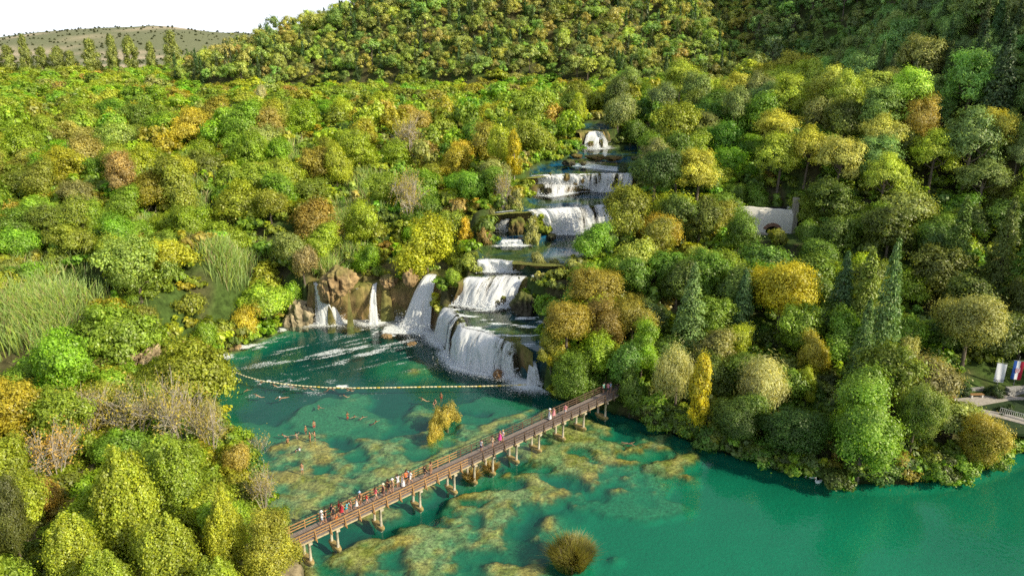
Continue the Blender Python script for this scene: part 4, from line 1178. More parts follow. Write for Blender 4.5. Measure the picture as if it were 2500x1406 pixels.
HAND = [
    # right bank and the park
    ('broad', 1912, 702, 225, 205, (.235, .235, .02), 'big golden yellow plane tree below the white ruin'),
    ('broad', 1460, 705, 190, 150, (.155, .145, .028), 'rust brown broadleaf tree behind the broad white fall'),
    ('broad', 1385, 790, 170, 150, (.165, .15, .028), 'olive brown tree hanging over the lowest terrace'),
    ('broad', 1545, 775, 150, 150, (.15, .15, .03), 'olive broadleaf tree behind the bright green tree'),
    ('broad', 1470, 800, 150, 130, (.13, .11, .03), 'dark olive tree between the rust brown tree and the path'),
    ('conifer', 1690, 745, 110, 215, (.085, .145, .05), 'pointed green conifer nearest the bright green tree'),
    ('conifer', 1815, 740, 84, 170, (.05, .10, .04), 'small dark conifer in front of the golden plane tree'),
    ('conifer', 2055, 725, 105, 235, (.035, .075, .032), 'tall dark conifer just beside the golden plane tree'),
    ('conifer', 2108, 840, 90, 240, (.06, .11, .035), 'slender green conifer behind the round waterside tree'),
    ('conifer', 2168, 745, 105, 340, (.07, .13, .045), 'tallest slim green conifer in the park'),
    ('broad', 1568, 862, 120, 150, BRT, 'bright emerald green tree near the end of the footbridge'),
    ('willow', 1655, 905, 125, 190, SIL, 'silvery willow wrapped by a yellow tree at the waterside'),
    ('poplar', 1712, 945, 80, 260, YEL, 'yellow narrow tree against the silvery willow'),
    ('willow', 1862, 925, 190, 160, SIL, 'wide grey green willow on the park shore'),
    ('broad', 1985, 862, 96, 125, (.24, .24, .04), 'yellow green tree between the wide willow and the conifers'),
    ('broad', 1800, 830, 110, 95, YG, 'yellow green tree above the wide willow'),
    ('broad', 1972, 950, 74, 95, YG, 'small yellow green tree beside the wide willow'),
    ('broad', 2372, 782, 205, 205, (.17, .19, .07), 'large round grey green tree above the banners'),
    ('broad', 2110, 1065, 240, 245, (.115, .205, .03), 'big round green tree overhanging the water by the swans'),
    ('broad', 1930, 1060, 190, 130, (.04, .085, .018), 'dark green tree low over the shaded water'),
    ('broad', 1800, 1045, 140, 110, (.05, .09, .022), 'dark bushy tree under the wide willow'),
    ('broad', 2238, 1020, 130, 190, (.11, .16, .035), 'green leafy tree behind the round waterside tree'),
    ('broad', 2212, 895, 84, 135, (.19, .21, .08), 'pale green slender tree beside the tallest conifer'),
    ('broad', 2385, 1085, 150, 165, (.20, .19, .035), 'olive yellow tree in front of the park benches'),
    ('shrub', 2330, 1150, 130, 40, GRN, 'low green bushes at the water edge of the park'),
    ('shrub', 2060, 1160, 90, 40, BRT, 'leafy bush touching the water under the round tree'),
    ('broad', 1400, 935, 160, 110, DKG, 'dark tree overhanging the end of the buoy line'),
    ('broad', 1345, 870, 90, 90, OLV, 'olive bush at the end of the lowest terrace'),
    ('shrub', 1368, 868, 74, 80, YEL, 'yellow bush over the dark tree by the buoy line'),
    ('broad', 1540, 950, 90, 130, DKG, 'dark evergreen beside the end of the footbridge'),
    ('wide', 1545, 622, 160, 110, (.20, .25, .055), 'round light green tree beside the pool under the middle fall'),
    ('wide', 1492, 650, 96, 60, GRN, 'green bush leaning over the green and blue pool'),
    ('wide', 1635, 500, 165, 90, YG, 'yellowish tree crown beside the middle waterfall'),
    ('wide', 1625, 560, 150, 80, (.215, .19, .03), 'ochre tree crown between the middle fall and the ruin'),
    ('wide', 1708, 622, 110, 66, (.19, .25, .06), 'light green tree just before the white ruin'),
    ('broad', 1600, 415, 150, 150, (.035, .07, .018), 'dark green tree leaning over the upper straight waterfall'),
    ('broad', 1660, 370, 110, 110, DKG, 'dark tree below the thin winding cascade'),
    ('shrub', 1530, 560, 60, 70, DKG, 'dark bush at the end of the middle waterfall'),
    ('pine', 1705, 430, 130, 130, (.24, .26, .045), 'bright yellow green pine above the white ruin'),
    ('pine', 1905, 400, 125, 130, PINE, 'pine below the stone viewpoint'),
    ('pine', 1890, 320, 130, 110, (.25, .27, .045), 'sunlit pine beside the stone viewpoint'),
    ('pine', 1795, 270, 84, 130, PIND, 'dark leaning pine over the stone viewpoint'),
    ('pine', 1925, 178, 155, 90, PINE, 'wide flat topped pine on top of the knoll'),
    ('pine', 1930, 240, 120, 130, PINE, 'tall pine with bare trunk on the knoll'),
    ('pine', 2115, 235, 140, 130, (.18, .24, .05), 'umbrella pine on the shady side of the knoll'),
    ('pine', 2030, 225, 120, 140, (.21, .25, .05), 'pine between the wide flat topped pine and the umbrella pine'),
    ('pine', 2240, 150, 120, 110, (.15, .22, .04), 'round green pine standing against the dark hillside'),
    ('pine', 2150, 345, 130, 135, (.22, .25, .06), 'pale pine under the umbrella pine'),
    ('pine', 2050, 395, 140, 150, (.21, .23, .06), 'dense pale pine on the slope above the plane tree'),
    ('pine', 2160, 440, 125, 150, PINE, 'pine with yellow green tufts on the slope'),
    ('broad', 2250, 305, 135, 140, (.21, .19, .05), 'brownish olive tree at the foot of the dark hillside'),
    ('pine', 2340, 365, 96, 130, PINE, 'slim pine at the foot of the dark hillside'),
    ('pine', 2430, 340, 130, 150, (.25, .26, .05), 'spreading yellow green pine below the giant cypress'),
    ('pine', 2400, 455, 150, 120, PIND, 'broad dull pine on the lower slope'),
    ('conifer', 1995, 120, 74, 96, (.10, .16, .05), 'small spiky conifer on the crest behind the flat topped pine'),
    ('conifer', 2390, 155, 92, 200, (.026, .05, .024), 'dark cypress like conifer beside the giant cypress'),
    ('conifer', 2447, 195, 120, 250, (.032, .06, .028), 'giant dark cypress at the foot of the hillside'),
    ('cypress', 2331, 190, 32, 135, CYP, 'thin young cypress before the dark hillside'),
    ('cypress', 2165, 135, 34, 130, (.10, .11, .035), 'thin cypress with a yellowing lower half'),
    ('shrub', 1896, 566, 76, 46, (.19, .22, .04), 'leafy bush hiding the second arch of the ruin'),
    ('broad', 1972, 560, 84, 90, DKG, 'dark tree closing in on the pillar end of the ruin'),
    ('wide', 1790, 480, 80, 50, DKG, 'dark tree crown just behind the ruin'),
    ('shrub', 1252, 508, 46, 30, (.14, .19, .03), 'green bush on the ledge by the middle waterfall lip'),
    ('shrub', 1204, 522, 40, 34, GGR, 'grey bush at the bank end of the ledge by the middle waterfall'),
    ('shrub', 922, 668, 44, 30, (.13, .2, .03), 'leafy bush on the shelf behind the single fall'),
    ('shrub', 836, 648, 60, 34, GRN, 'green bush hanging over the top of the orange lump'),
    ('shrub', 2295, 935, 60, 50, (.03, .06, .016), 'dark shrub on the park lawn beside the rough stone wall'),  # dark shrubs from here to the benches are added to deepen park shade
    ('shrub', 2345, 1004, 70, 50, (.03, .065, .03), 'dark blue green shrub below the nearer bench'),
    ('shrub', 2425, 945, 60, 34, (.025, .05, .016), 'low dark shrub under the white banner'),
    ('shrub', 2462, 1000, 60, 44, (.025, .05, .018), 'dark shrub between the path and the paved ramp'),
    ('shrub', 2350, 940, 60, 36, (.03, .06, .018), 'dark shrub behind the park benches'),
    ('shrub', 858, 690, 34, 20, (.16, .20, .04), 'small bush on the wall over the thin white strands'),
    ('shrub', 898, 676, 30, 22, OLV, 'small olive bush on the wall next to the single fall'),
    ('shrub', 945, 672, 36, 24, (.17, .20, .04), 'small bush on the wall right of the single fall'.replace('right of', 'past')),
    ('shrub', 975, 664, 34, 26, GRN, 'green tuft bush on the wall near the golden rock'),
    ('shrub', 790, 664, 40, 26, GGR, 'grey green bush on top of the orange lump'),
    ('shrub', 1224, 512, 34, 22, OLV, 'low bush on the ledge of the slanting side stream'),
    ('shrub', 1352, 640, 40, 22, GGR, 'low bush at the middle of the rock ledge'),
    # left bank
    ('wide', 1128, 365, 100, 80, (.30, .27, .04), 'round yellow green tree in the wood beside the straight waterfall'),
    ('poplar', 1256, 370, 56, 130, YEL, 'golden narrow poplar beside the upper stream'),
    ('broad', 1220, 330, 80, 160, YG, 'tall yellow green tree next to the golden poplar'),
    ('broad', 1405, 265, 50, 100, YG, 'slim bright tree beside the topmost waterfall'),
    ('broad', 1340, 260, 100, 90, GRN, 'dark green round tree behind the upper stream'),
    ('wide', 1300, 285, 80, 80, DKG, 'dark tree nearest the topmost pool'),
    ('wide', 1510, 265, 110, 90, (.15, .19, .08), 'grey green tree over the topmost pool'),
    ('wide', 1580, 230, 110, 80, GRN, 'leafy green tree behind the thin winding cascade'),
    ('wide', 1540, 320, 80, 60, DKG, 'dark bushes between the topmost falls'),
    ('poplar', 1135, 570, 52, 110, (.31, .27, .03), 'narrow yellow tree above the low weir'),
    ('wide', 1105, 620, 70, 75, (.20, .25, .03), 'bright bush on the bank next to the low weir'),
    ('wide', 1010, 615, 84, 85, (.14, .15, .06), 'grey olive bush above the slanting cascade'),
    ('wide', 903, 632, 84, 84, BRT, 'bright green round bush above the travertine wall'),
    ('wide', 1105, 682, 56, 60, (.16, .24, .03), 'leafy green bush between the slanting cascade and the terrace'),
    ('shrub', 1180, 566, 46, 56, (.2, .16, .07), 'brownish bush at the side stream of the middle fall'),
    ('shrub', 1300, 558, 64, 76, GGR, 'grey green bush on the islet in the middle pool'),
    ('shrub', 1258, 480, 56, 70, GGR, 'grey green bush between the straight and the middle waterfalls'),
    ('bare', 1228, 474, 44, 64, TANL, 'bare twiggy bush beside the grey green stream bush'),
    ('bare', 1000, 500, 84, 100, TANL, 'bare silver twigged bush in the wood above the weir'),
    ('bare', 1000, 345, 80, 80, TANL, 'leafless branching tree in the wood by the straight waterfall'),
    ('shrub', 1310, 625, 60, 44, GGR, 'round grey green bush on the rock ledge by the weir'),
    ('shrub', 1240, 645, 36, 24, OLV, 'low olive bush on the rock ledge'),
    ('shrub', 1500, 490, 50, 26, DKG, 'dark bush standing in the blue pool'),
    ('shrub', 1524, 404, 40, 34, (.06, .09, .05), 'dark bush in the topmost stream'),
    ('broad', 820, 400, 84, 120, (.22, .27, .035), 'lime green pointed tree in the middle of the wood'),
    ('broad', 930, 265, 90, 70, YG, 'yellow green round tree far back in the wood'),
    ('broad', 632, 225, 44, 50, (.27, .29, .19), 'pale silvery tree far back in the wood'),
    ('broad', 655, 300, 110, 80, TANL, 'tan leafed tree in the wood'),
    ('broad', 470, 290, 130, 90, (.25, .24, .035), 'yellow dotted tree in the wood behind the cane'),
    ('broad', 300, 430, 120, 100, (.20, .165, .07), 'brownish pink tree beside the cane thicket'),
    ('wide', 430, 890, 84, 90, GGR, 'grey green bush at the water edge by the buoy line end'),
    ('wide', 350, 770, 110, 80, (.15, .17, .04), 'olive green bush above the cream boulder'),
    ('wide', 500, 820, 96, 80, GRN, 'leafy bush where the buoy line meets the bank'),
    ('wide', 610, 770, 110, 80, (.27, .26, .035), 'yellow bush on the bank before the fanning fall'),
    ('wide', 700, 720, 90, 90, BRT, 'fresh green bush next to the pale orange rock'),
    ('wide', 740, 650, 90, 90, (.17, .155, .08), 'greyish bush above the orange travertine lump'),
    # low peninsula
    ('poplar_near', 300, 1190, 210, 330, (.175, .225, .026), 'lush light green poplar in the middle of the peninsula'),
    ('poplar_near', 430, 1160, 170, 260, (.135, .20, .026), 'green poplar behind the lush light green one'),
    ('poplar_near', 545, 1270, 125, 270, (.20, .235, .028), 'yellow green poplar closest to the algae shallows'),
    ('poplar_near', 400, 1330, 190, 260, (.165, .215, .026), 'broad poplar in front of the other poplars'),
    ('poplar_near', 170, 1320, 170, 230, (.18, .23, .028), 'light green tree on the sandy corner'),
    ('poplar_near', 250, 1410, 180, 190, (.15, .21, .026), 'bushy tree at the very bottom of the peninsula'),
    ('poplar_near', 520, 1420, 170, 170, (.155, .215, .026), 'bushy tree at the bottom beside the boardwalk'),
    ('broad_near', 655, 1345, 185, 190, (.19, .21, .035), 'olive green tree over the start of the footbridge'),
    ('broad_near', 30, 1280, 130, 260, (.06, .075, .02), 'dark shaded tree in the corner of the peninsula'),
    ('wide', 575, 1115, 100, 90, (.22, .20, .06), 'yellowish bush at the tip of the peninsula'),
    ('bare', 440, 1030, 130, 130, TANL, 'bleached bare bush leaning over the pool'),
    ('bare', 510, 1050, 90, 110, TANL, 'bare white trunked bush at the water edge'),
    ('bare', 620, 1130, 80, 90, TANL, 'dry twiggy bush at the peninsula tip'),
    ('bare', 330, 1020, 130, 100, TANL, 'dry grey bush behind the poplars'),
    ('bare', 200, 1020, 150, 100, TANL, 'wide dry grey bush on the peninsula'),
    ('bare', 130, 1120, 130, 110, (.28, .21, .06), 'dry brown bush nearest the dark shaded tree'),
    ('bare', 640, 1200, 70, 90, TANL, 'thin dry bush beside the yellow green poplar'),
    ('broad', 80, 1000, 150, 90, (.20, .16, .04), 'brownish tree at the back of the peninsula'),
    ('wide', 240, 960, 150, 80, (.16, .19, .035), 'green bush at the back of the peninsula'),
    ('wide', 60, 915, 150, 80, GRN, 'green bush under the big cane thicket'),
    ('wide', 500, 1000, 80, 70, GGR, 'small leafy tree above the bare bushes'),
    ('wide', 380, 960, 110, 80, (.15, .18, .045), 'green bush beside the small leafy tree'),
    ('wide', 90, 1200, 140, 110, (.24, .19, .045), 'tawny bush beside the lush poplar'),
]
for a in HAND: tree_px(*a)

# bushes standing in the lower pool
for px, py, w_, h_, c_, lb in [(1092, 1016, 88, 62, (.25, .235, .06), 'larger round bush standing in the shallows'), (1056, 1052, 58, 56, (.27, .25, .06), 'smaller round bush standing in the shallows')]:
    tree_px('bush', px, py, w_, h_, c_, lb, None, -.3, None, .35)


def blades(cx, cy, z, rad, n, hgt, col, w=.07, lean=.5, cen=None, zz=None):
    a = rng.random(n) * 2 * pi; s = rad * np.sqrt(rng.random(n))
    if cen is None:
        bx_ = cx + np.cos(a) * s * .75; by_ = cy + np.sin(a) * s * .75; bz = np.full(n, z); out = np.c_[np.cos(a), np.sin(a)] * (s / max(rad, 1e-6))[:, None]
    else:
        bx_, by_ = cen[:, 0], cen[:, 1]; bz = zz; out = np.c_[np.cos(a), np.sin(a)] * .6
    h = hgt * rng.uniform(.65, 1.15, n)
    d = out * lean + rng.normal(size=(n, 2)) * .16
    side = np.c_[-np.sin(a + 1), np.cos(a + 1)] * w
    P0 = np.c_[bx_, by_, bz]; P1 = P0 + np.c_[d * h[:, None] * .35, h * .6]; P2 = P0 + np.c_[d * h[:, None] * .95, h * (1 - .25 * np.linalg.norm(d, axis=1))]
    sd = np.c_[side, np.zeros(n)]
    V = np.stack([P0 - sd, P0 + sd, P1 - sd * .9, P1 + sd * .9, P2 - sd * .15, P2 + sd * .15], 1).reshape(-1, 3)
    b = np.arange(n)[:, None] * 6
    Fq = np.concatenate([b + np.array([[0, 1, 3, 2]]), b + np.array([[2, 3, 5, 4]])])
    t = np.repeat(leaf_tint(n, .6, 1.35, .25) * np.array(col) * 1.4, 6, 0)
    dead = np.repeat(rng.random(n) < .16, 6)
    t = np.where(dead[:, None], t.mean(1, keepdims=True) * np.array([1.5, 1.25, .7]), t)
    t = t * np.tile(np.array([.65, .65, .95, .95, 1.15, 1.15]), n)[:, None]
    return V, Fq, t


def tuft(px, py, wpx, hgt, n, col, name, label, cat, z=0.0, w=.05, group=None, lean=.75):
    x, y, zz = P(px, py, z)
    V, Fq, t = blades(0, 0, -.3, wpx * mpp(x, y, z) / 2, n, hgt, col, w, lean)
    o = link(name, mk_mesh(name, V, Fq, M_LEAF, t), None, (x, y, z), color=(1, 1, 1))
    return props(o, label, cat, group)


tuft(1392, 1372, 104, 2.5, 5200, (.19, .185, .045), 'grass_clump', 'large tawny grass clump standing alone in the emerald water', 'grass clump', w=.03, lean=.55)
tuft(1151, 1166, 40, 1.3, 500, (.30, .22, .07), 'grass_tuft', 'tawny grass tuft around the bridge pier near the middle', 'grass tuft', group='grass tufts round the piers')
tuft(1196, 1144, 36, 1.1, 450, (.30, .22, .07), 'grass_tuft', 'tawny grass tuft around the next pier toward the trees', 'grass tuft', group='grass tufts round the piers')
for px, py in [(905, 694), (940, 690), (980, 684), (880, 702), (1120, 752), (1112, 740), (990, 676), (1300, 640), (1340, 642)]:
    pass

# giant cane thickets
REEDS = [(90, 740, 170, 105, 3600, 'largest pale green cane thicket on the slope'), (435, 412, 90, 38, 1300, 'cane thicket in the middle of the wood'), (560, 615, 75, 36, 800, 'cane thicket on the steep bank'),
         (840, 520, 80, 40, 1000, 'cane thicket above the travertine wall'), (830, 588, 46, 26, 450, 'small cane thicket just above the wall bushes'), (425, 286, 66, 14, 700, 'far strip of cane in the wood'),
         (915, 450, 70, 36, 900, 'cane thicket behind the bare silver twigged bush'), (700, 370, 40, 34, 500, 'narrow cane thicket beside the lime green tree'), (345, 548, 44, 22, 400, 'small cane thicket under the brownish pink tree'),
         (120, 262, 70, 14, 500, 'farthest cane strip at the edge of the wood'), (470, 235, 50, 12, 400, 'cane strip below the poplar row'), (800, 640, 30, 26, 250, 'cane tuft above the orange travertine lump'), (480, 500, 40, 40, 350, 'upright cane thicket in the leafy bank')]
REEDW = []
for px, py, rx, ry, n, lb in REEDS:
    pts = []; zs = []
    c0 = march(px, py, 2.5)
    for i in range(n // 3):
        a = RD.uniform(0, 2 * pi); s = abs(RD.gauss(0, .55))
        q = march(px + math.cos(a) * rx * s, py + math.sin(a) * ry * s, 2.2)
        for j in range(8):
            xx, yy = q[0] + RD.gauss(0, .7), q[1] + RD.gauss(0, .7); pts.append((xx, yy))
    pts = np.array(pts); zs = hz(pts[:, 0], pts[:, 1])
    V, Fq, t = blades(0, 0, 0, 1, len(pts), 3.3, (.29, .40, .13), .07 * max(1, c0[1] / 140), .45, pts, zs)
    o = link('cane_thicket', mk_mesh('cane_thicket', V, Fq, M_LEAF, t), color=(1, 1, 1))
    props(o, lb, 'cane thicket', None, 'stuff')
    m_ = mpp(*c0)
    REEDW.append((c0[0], c0[1], rx * m_ * .85, np.ptp(pts[:, 1]) * .42))

# ------------------------------------------------------------------ forest fill
pal_left = [(GRN, 3.4), (DKG, 1.6), (YG, 2.6), (OLV, 1.5), (RUST, .10), (GGR, .8), (BRT, 1.0), (TANL, .45), ((.205, .235, .028), 1.2)]
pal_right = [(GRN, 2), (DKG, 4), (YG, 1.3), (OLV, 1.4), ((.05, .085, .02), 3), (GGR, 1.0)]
CN = {GRN: 'green', DKG: 'dark green', YG: 'yellow green', OLV: 'olive brown', RUST: 'rust red', GGR: 'grey green', BRT: 'fresh green', TANL: 'tan', (.205, .235, .028): 'golden green', (.05, .085, .02): 'very dark green'}


def pick(pal, q):
    tot = sum(w_ for _, w_ in pal); q = q * tot
    for c_, w_ in pal:
        q -= w_
        if q <= 0: return c_
    return pal[-1][0]


PARK = [P(px, py, 3.2) for px, py in [(2265, 935), (2400, 915), (2520, 900), (2640, 920), (2640, 1100), (2440, 1110), (2300, 1030)]]
BR0, BR1 = P(590, 1378, 2.8), P(1492, 961, 2.8)
RUIN = P(1860, 562, 14.2)
VIEWP = march(1800, 336, 0)
FILL = []
grid = {}


def tryput(x, y, r, k=.8):
    c = 12.0
    i, j = int(x // c), int(y // c)
    for a in (-1, 0, 1):
        for b in (-1, 0, 1):
            for (qx, qy, qr) in grid.get((i + a, j + b), ()):
                if (qx - x) ** 2 + (qy - y) ** 2 < ((qr + r) * k) ** 2: return False
    grid.setdefault((i, j), []).append((x, y, r)); return True


for t in TAKEN: grid.setdefault((int(t[0] // 12), int(t[1] // 12)), []).append((t[0], t[1], max(.8, t[2] * .62)))
allpools = [q[2] for q in POOLS]


def ok_many(X, Y, edge=1.3):
    m = np.ones(X.shape, bool)
    for poly in allpools: m &= ~inside(poly, X, Y) & (pdist(poly, X, Y) > edge)
    for f in FALLS: m &= ~(inside(fall_poly(f), X, Y) | (pdist(fall_poly(f), X, Y) < 1.2))
    for rx0, ry0, ra, rb in REEDW: m &= ((X - rx0) / (ra * .85)) ** 2 + ((Y - ry0) / max(1, rb * .85)) ** 2 > 1
    m &= pdist([BR0, BR1], X, Y, False) > 3.0
    m &= np.hypot((X - RUIN[0]) / 10, (Y - RUIN[1] + 9) / 13) > 1
    m &= np.hypot(X - VIEWP[0], Y - VIEWP[1]) > 5
    m &= ~inside(PARK, X, Y)
    return m


N0 = 90000
ang = rng.uniform(-.92, .98, N0); dist = 62 + (640 - 62) * rng.random(N0) ** .75
FX = np.sin(ang) * dist; FY = np.cos(ang) * dist
good = ok_many(FX, FY)
FX, FY = FX[good], FY[good]
DUP = np.min([np.where(inside(q, FX, FY), 0, pdist(q, FX, FY)) for q in allpools[2:]], 0)
QC = P(1606, 366, Z6)
DUP = np.minimum(DUP, np.hypot(FX - QC[0], FY - QC[1] + 5) - 4)
FZ = hz(FX, FY); HB = FZ - shepard(FX, FY)
hillh = hills(FX, FY)
cn = fbm(FX / 14, FY / 14, 3, 201); cn2 = rng.random(len(FX))
pu, pv = PIX(FX, FY, FZ + 4)
for i in range(len(FX)):
    x, y, z = FX[i], FY[i], FZ[i]; d = math.hypot(x, y)
    if not (-320 < pu[i] < 2900) or pv[i] > 1700: continue
    if d < 100 and pu[i] < 700 and y < 72: 
        if cn2[i] > .25: continue
    hill = hillh[i] > 3
    right = x > (.13 * y if y < 260 else .30 * y)
    r = 2.3 + d * .0055 + 1.6 * (rng.random() ** 2)
    if hill:
        kind = 'pine'; r = 2.0 + 2.9 * rng.random() ** 1.5
        q = cn2[i]
        kind = 'cypress' if q < .09 else ('shrub' if q > .94 else 'pine')
        if kind == 'cypress': r = 1.4
        sun = .75 + .5 * cn[i]  # noise varies crown tone in patches over the hills
        col = tuple(c_ * sun for c_ in ((.19, .235, .07) if q < .7 else (.13, .18, .06))); cname = 'hill'  # pale greyed greens put distance haze into the crowns
        if pu[i] > 1850: col = tuple(c_ * f_ for c_, f_ in zip(col, (.62, .82, .90)))  # shade of this hillside darkens the tree colour itself
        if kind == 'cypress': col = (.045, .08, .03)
        # keep some bare clearings
        if fbm(x / 30, y / 30, 4, 31) > .82: continue
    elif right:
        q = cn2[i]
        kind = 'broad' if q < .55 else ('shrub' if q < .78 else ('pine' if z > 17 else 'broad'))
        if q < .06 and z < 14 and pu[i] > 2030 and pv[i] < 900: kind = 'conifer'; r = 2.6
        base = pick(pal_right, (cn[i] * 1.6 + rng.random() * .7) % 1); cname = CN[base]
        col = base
        if kind == 'pine': col = PINE if q < .9 else PIND; cname = 'bright green' if q < .9 else 'dull'
    else:
        q = cn2[i]
        kind = 'broad' if q < .62 else 'shrub'
        base = pick(pal_left, (cn[i] * 1.6 + rng.random() * .6) % 1); cname = CN[base]; col = base
    if kind == 'shrub': r *= .72
    if DUP[i] < .85 * r: continue
    if not tryput(x, y, r, .74 if not hill else .60): continue
    # line of sight: drop what the hills hide
    vis = True
    if y > 250:
        tt = np.linspace(.3, .97, 26); top = z + 9
        if np.any(hz(x * tt, y * tt) > CAMH + (top - CAMH) * tt + 1.5): vis = False
    if not vis: continue
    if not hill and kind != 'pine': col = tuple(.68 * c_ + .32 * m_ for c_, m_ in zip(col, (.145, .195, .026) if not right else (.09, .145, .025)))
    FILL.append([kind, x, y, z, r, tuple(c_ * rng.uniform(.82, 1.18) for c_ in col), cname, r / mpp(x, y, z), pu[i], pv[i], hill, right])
N1 = 60000
ang = rng.uniform(-.80, .82, N1); dist = 62 + (230 - 62) * rng.random(N1) ** .8
UX = np.sin(ang) * dist; UY = np.cos(ang) * dist
gd = ok_many(UX, UY, .5); UX, UY = UX[gd], UY[gd]; UZ = hz(UX, UY); cu = fbm(UX / 10, UY / 10, 3, 301); uu, uv = PIX(UX, UY, UZ + 2)
g2 = {}
for i in range(len(UX)):
    x, y, z = UX[i], UY[i], UZ[i]
    if uv[i] > 1600 or not (-150 < uu[i] < 2750): continue
    r = 1.1 + rng.random() ** 1.6 * 1.3 + math.hypot(x, y) * .003
    a, b = int(x // 3), int(y // 3)
    if any((qx - x) ** 2 + (qy - y) ** 2 < (.66 * (qr + r)) ** 2 for p_ in (-1, 0, 1) for q_ in (-1, 0, 1) for qx, qy, qr in g2.get((a + p_, b + q_), ())): continue
    cell = [t for p_ in (-1, 0, 1) for q_ in (-1, 0, 1) for t in grid.get((int(x // 12) + p_, int(y // 12) + q_), ())]
    if any((qx - x) ** 2 + (qy - y) ** 2 < (.42 * qr) ** 2 for qx, qy, qr in cell): continue
    g2.setdefault((a, b), []).append((x, y, r))
    right = x > (.13 * y)
    base = pick(pal_right if right else pal_left, (cu[i] * 1.6 + rng.random() * .6) % 1)
    base_ = base; base = tuple(.7 * c_ + .3 * m_ for c_, m_ in zip(base, (.13, .19, .024))); CN[base] = CN[base_]
    FILL.append(['shrub', x, y, z - .2, r, tuple(c_ * rng.uniform(.75, 1.1) for c_ in base), CN[base], r / mpp(x, y, z), uu[i], uv[i], False, right])
SW = P(1994, 1158, 0)
fr, _ = resample([q for q in low_poly[3:13]], 46)
fr2, _ = resample([q for q in low_poly[30:46]], 74)
for (x, y, z_), sd_ in [(q, 0) for q in fr] + [(q, 1) for q in fr2]:
    k0 = RD.uniform(-.6, 1.3) if sd_ == 0 else RD.uniform(-.2, 1.6)
    if math.hypot(x - SW[0], y - SW[1]) < 3.5: k0 -= 1.2
    cx_, cy_ = (-30, 100) if sd_ == 0 else (45, 118)
    d_ = Vector((cx_ - x, cy_ - y)).normalized() if sd_ else Vector((x + 8, y - 100)).normalized()
    x += d_.x * k0; y += d_.y * k0
    if sd_ == 0 and RD.random() < .25: continue
    if math.hypot(x - BR1[0], y - BR1[1]) < 4: continue
    r = RD.uniform(1.2, 2.2); u_, v_ = PIX(x, y, 1)
    base = RD.choice([GRN, DKG, YG, BRT] if sd_ == 0 else [DKG, DKG, GRN, (.05, .085, .02)])
    FILL.append(['shrub', x, y, max(.15, float(hz(x, y))) , r, tuple(c_ * RD.uniform(.8, 1.1) for c_ in base), CN[base], r / mpp(x, y, 0), u_, v_, False, bool(sd_)])
FILL.sort(key=lambda a: -a[7])


def where(px, py, hill, right):
    if hill: return 'on the dark shaded hillside' if px > 1830 else ('on the sunlit hill behind the valley' if px > 900 else 'on the long slope of the sunlit hill')
    if not right:
        if py < 215: return 'at the far edge of the wood before the hill'
        if py < 300: return 'in the far wood between the cane strips and the hill' if px < 700 else 'in the far wood behind the golden poplar'
        if py < 440: return 'in the wood around the brownish pink tree' if px < 400 else ('in the wood around the lime green tree' if px < 900 else 'in the wood beside the upper falls')
        if py < 620: return 'on the slope above the largest cane thicket' if px < 260 else ('on the leafy slope above the buoy line bank' if px < 650 else 'in the wood above the travertine wall')
        if py < 880: return 'around the cream boulder on the bank' if px < 480 else 'on the bank beside the fanning fall'
        return 'on the low peninsula near the poplars'
    if py < 300: return 'on the knoll around the flat topped pine' if px < 2180 else 'at the foot of the dark hillside'
    if py < 480: return 'beside the thin winding cascade' if px < 1720 else ('on the slope between viewpoint and ruin' if px < 2000 else 'on the pine slope above the park')
    if py < 650: return 'between the middle fall and the ruin' if px < 1790 else 'on the slope behind the golden plane tree'
    if py < 850: return 'between the rust brown tree and the plane tree' if px < 1800 else 'in the park wood around the conifers'
    return 'in the shade near the footbridge end' if px < 1700 else 'on the park shore'


CAPS = {'broadleaf_tree': 300 - sum(KINDNAME[a[0]][0] == 'broadleaf_tree' for a in HAND), 'shrub': 290 - sum(KINDNAME[a[0]][0] == 'shrub' for a in HAND),
        'pine_tree': 300 - sum(KINDNAME[a[0]][0] == 'pine_tree' for a in HAND), 'cypress_tree': 110, 'conifer_tree': 60, 'poplar_tree': 90}
rest = []
for a in FILL:
    kind, x, y, z, r, col, cname, spx, px, py, hill, right = a
    nm = KINDNAME[kind][0]
    if not (-60 < px < 2560): rest.append(a); continue
    if CAPS[nm] <= 0: rest.append(a); continue
    CAPS[nm] -= 1
    far = math.hypot(x, y) > 300
    pk = kind + '_far' if far and kind + '_far' in PROTO else kind
    p = RD.choice(PROTO[pk])
    s = r / p['R'] * (1.34 if not hill else 1.2); sz = s * RD.uniform(.8, 1.15) * (.62 if (not hill and not right and y > 270) else 1)
    if kind == 'conifer': sz = s * RD.uniform(.9, 1.3)
    if kind in ('pine', 'cypress', 'poplar'): sz = s * RD.uniform(.85, 1.3)
    tall = 'tall ' if sz > s * 1.05 else ('low ' if sz < s * .88 else '')
    kw = {'broad': 'broadleaf tree', 'shrub': 'rounded shrub', 'pine': 'pine', 'cypress': 'dark cypress', 'conifer': 'conifer', 'poplar': 'poplar'}[kind]
    cw = '' if cname == 'hill' else cname + ' '
    lb = f'{tall}{cw}{kw} {where(px, py, hill, right)}'
    plant(pk, x, y, z - (.2 if kind in ('pine', 'cypress', 'conifer') else .13 * p['H'] * sz), s, sz, col, lb, 'every ' + lb, None, p)

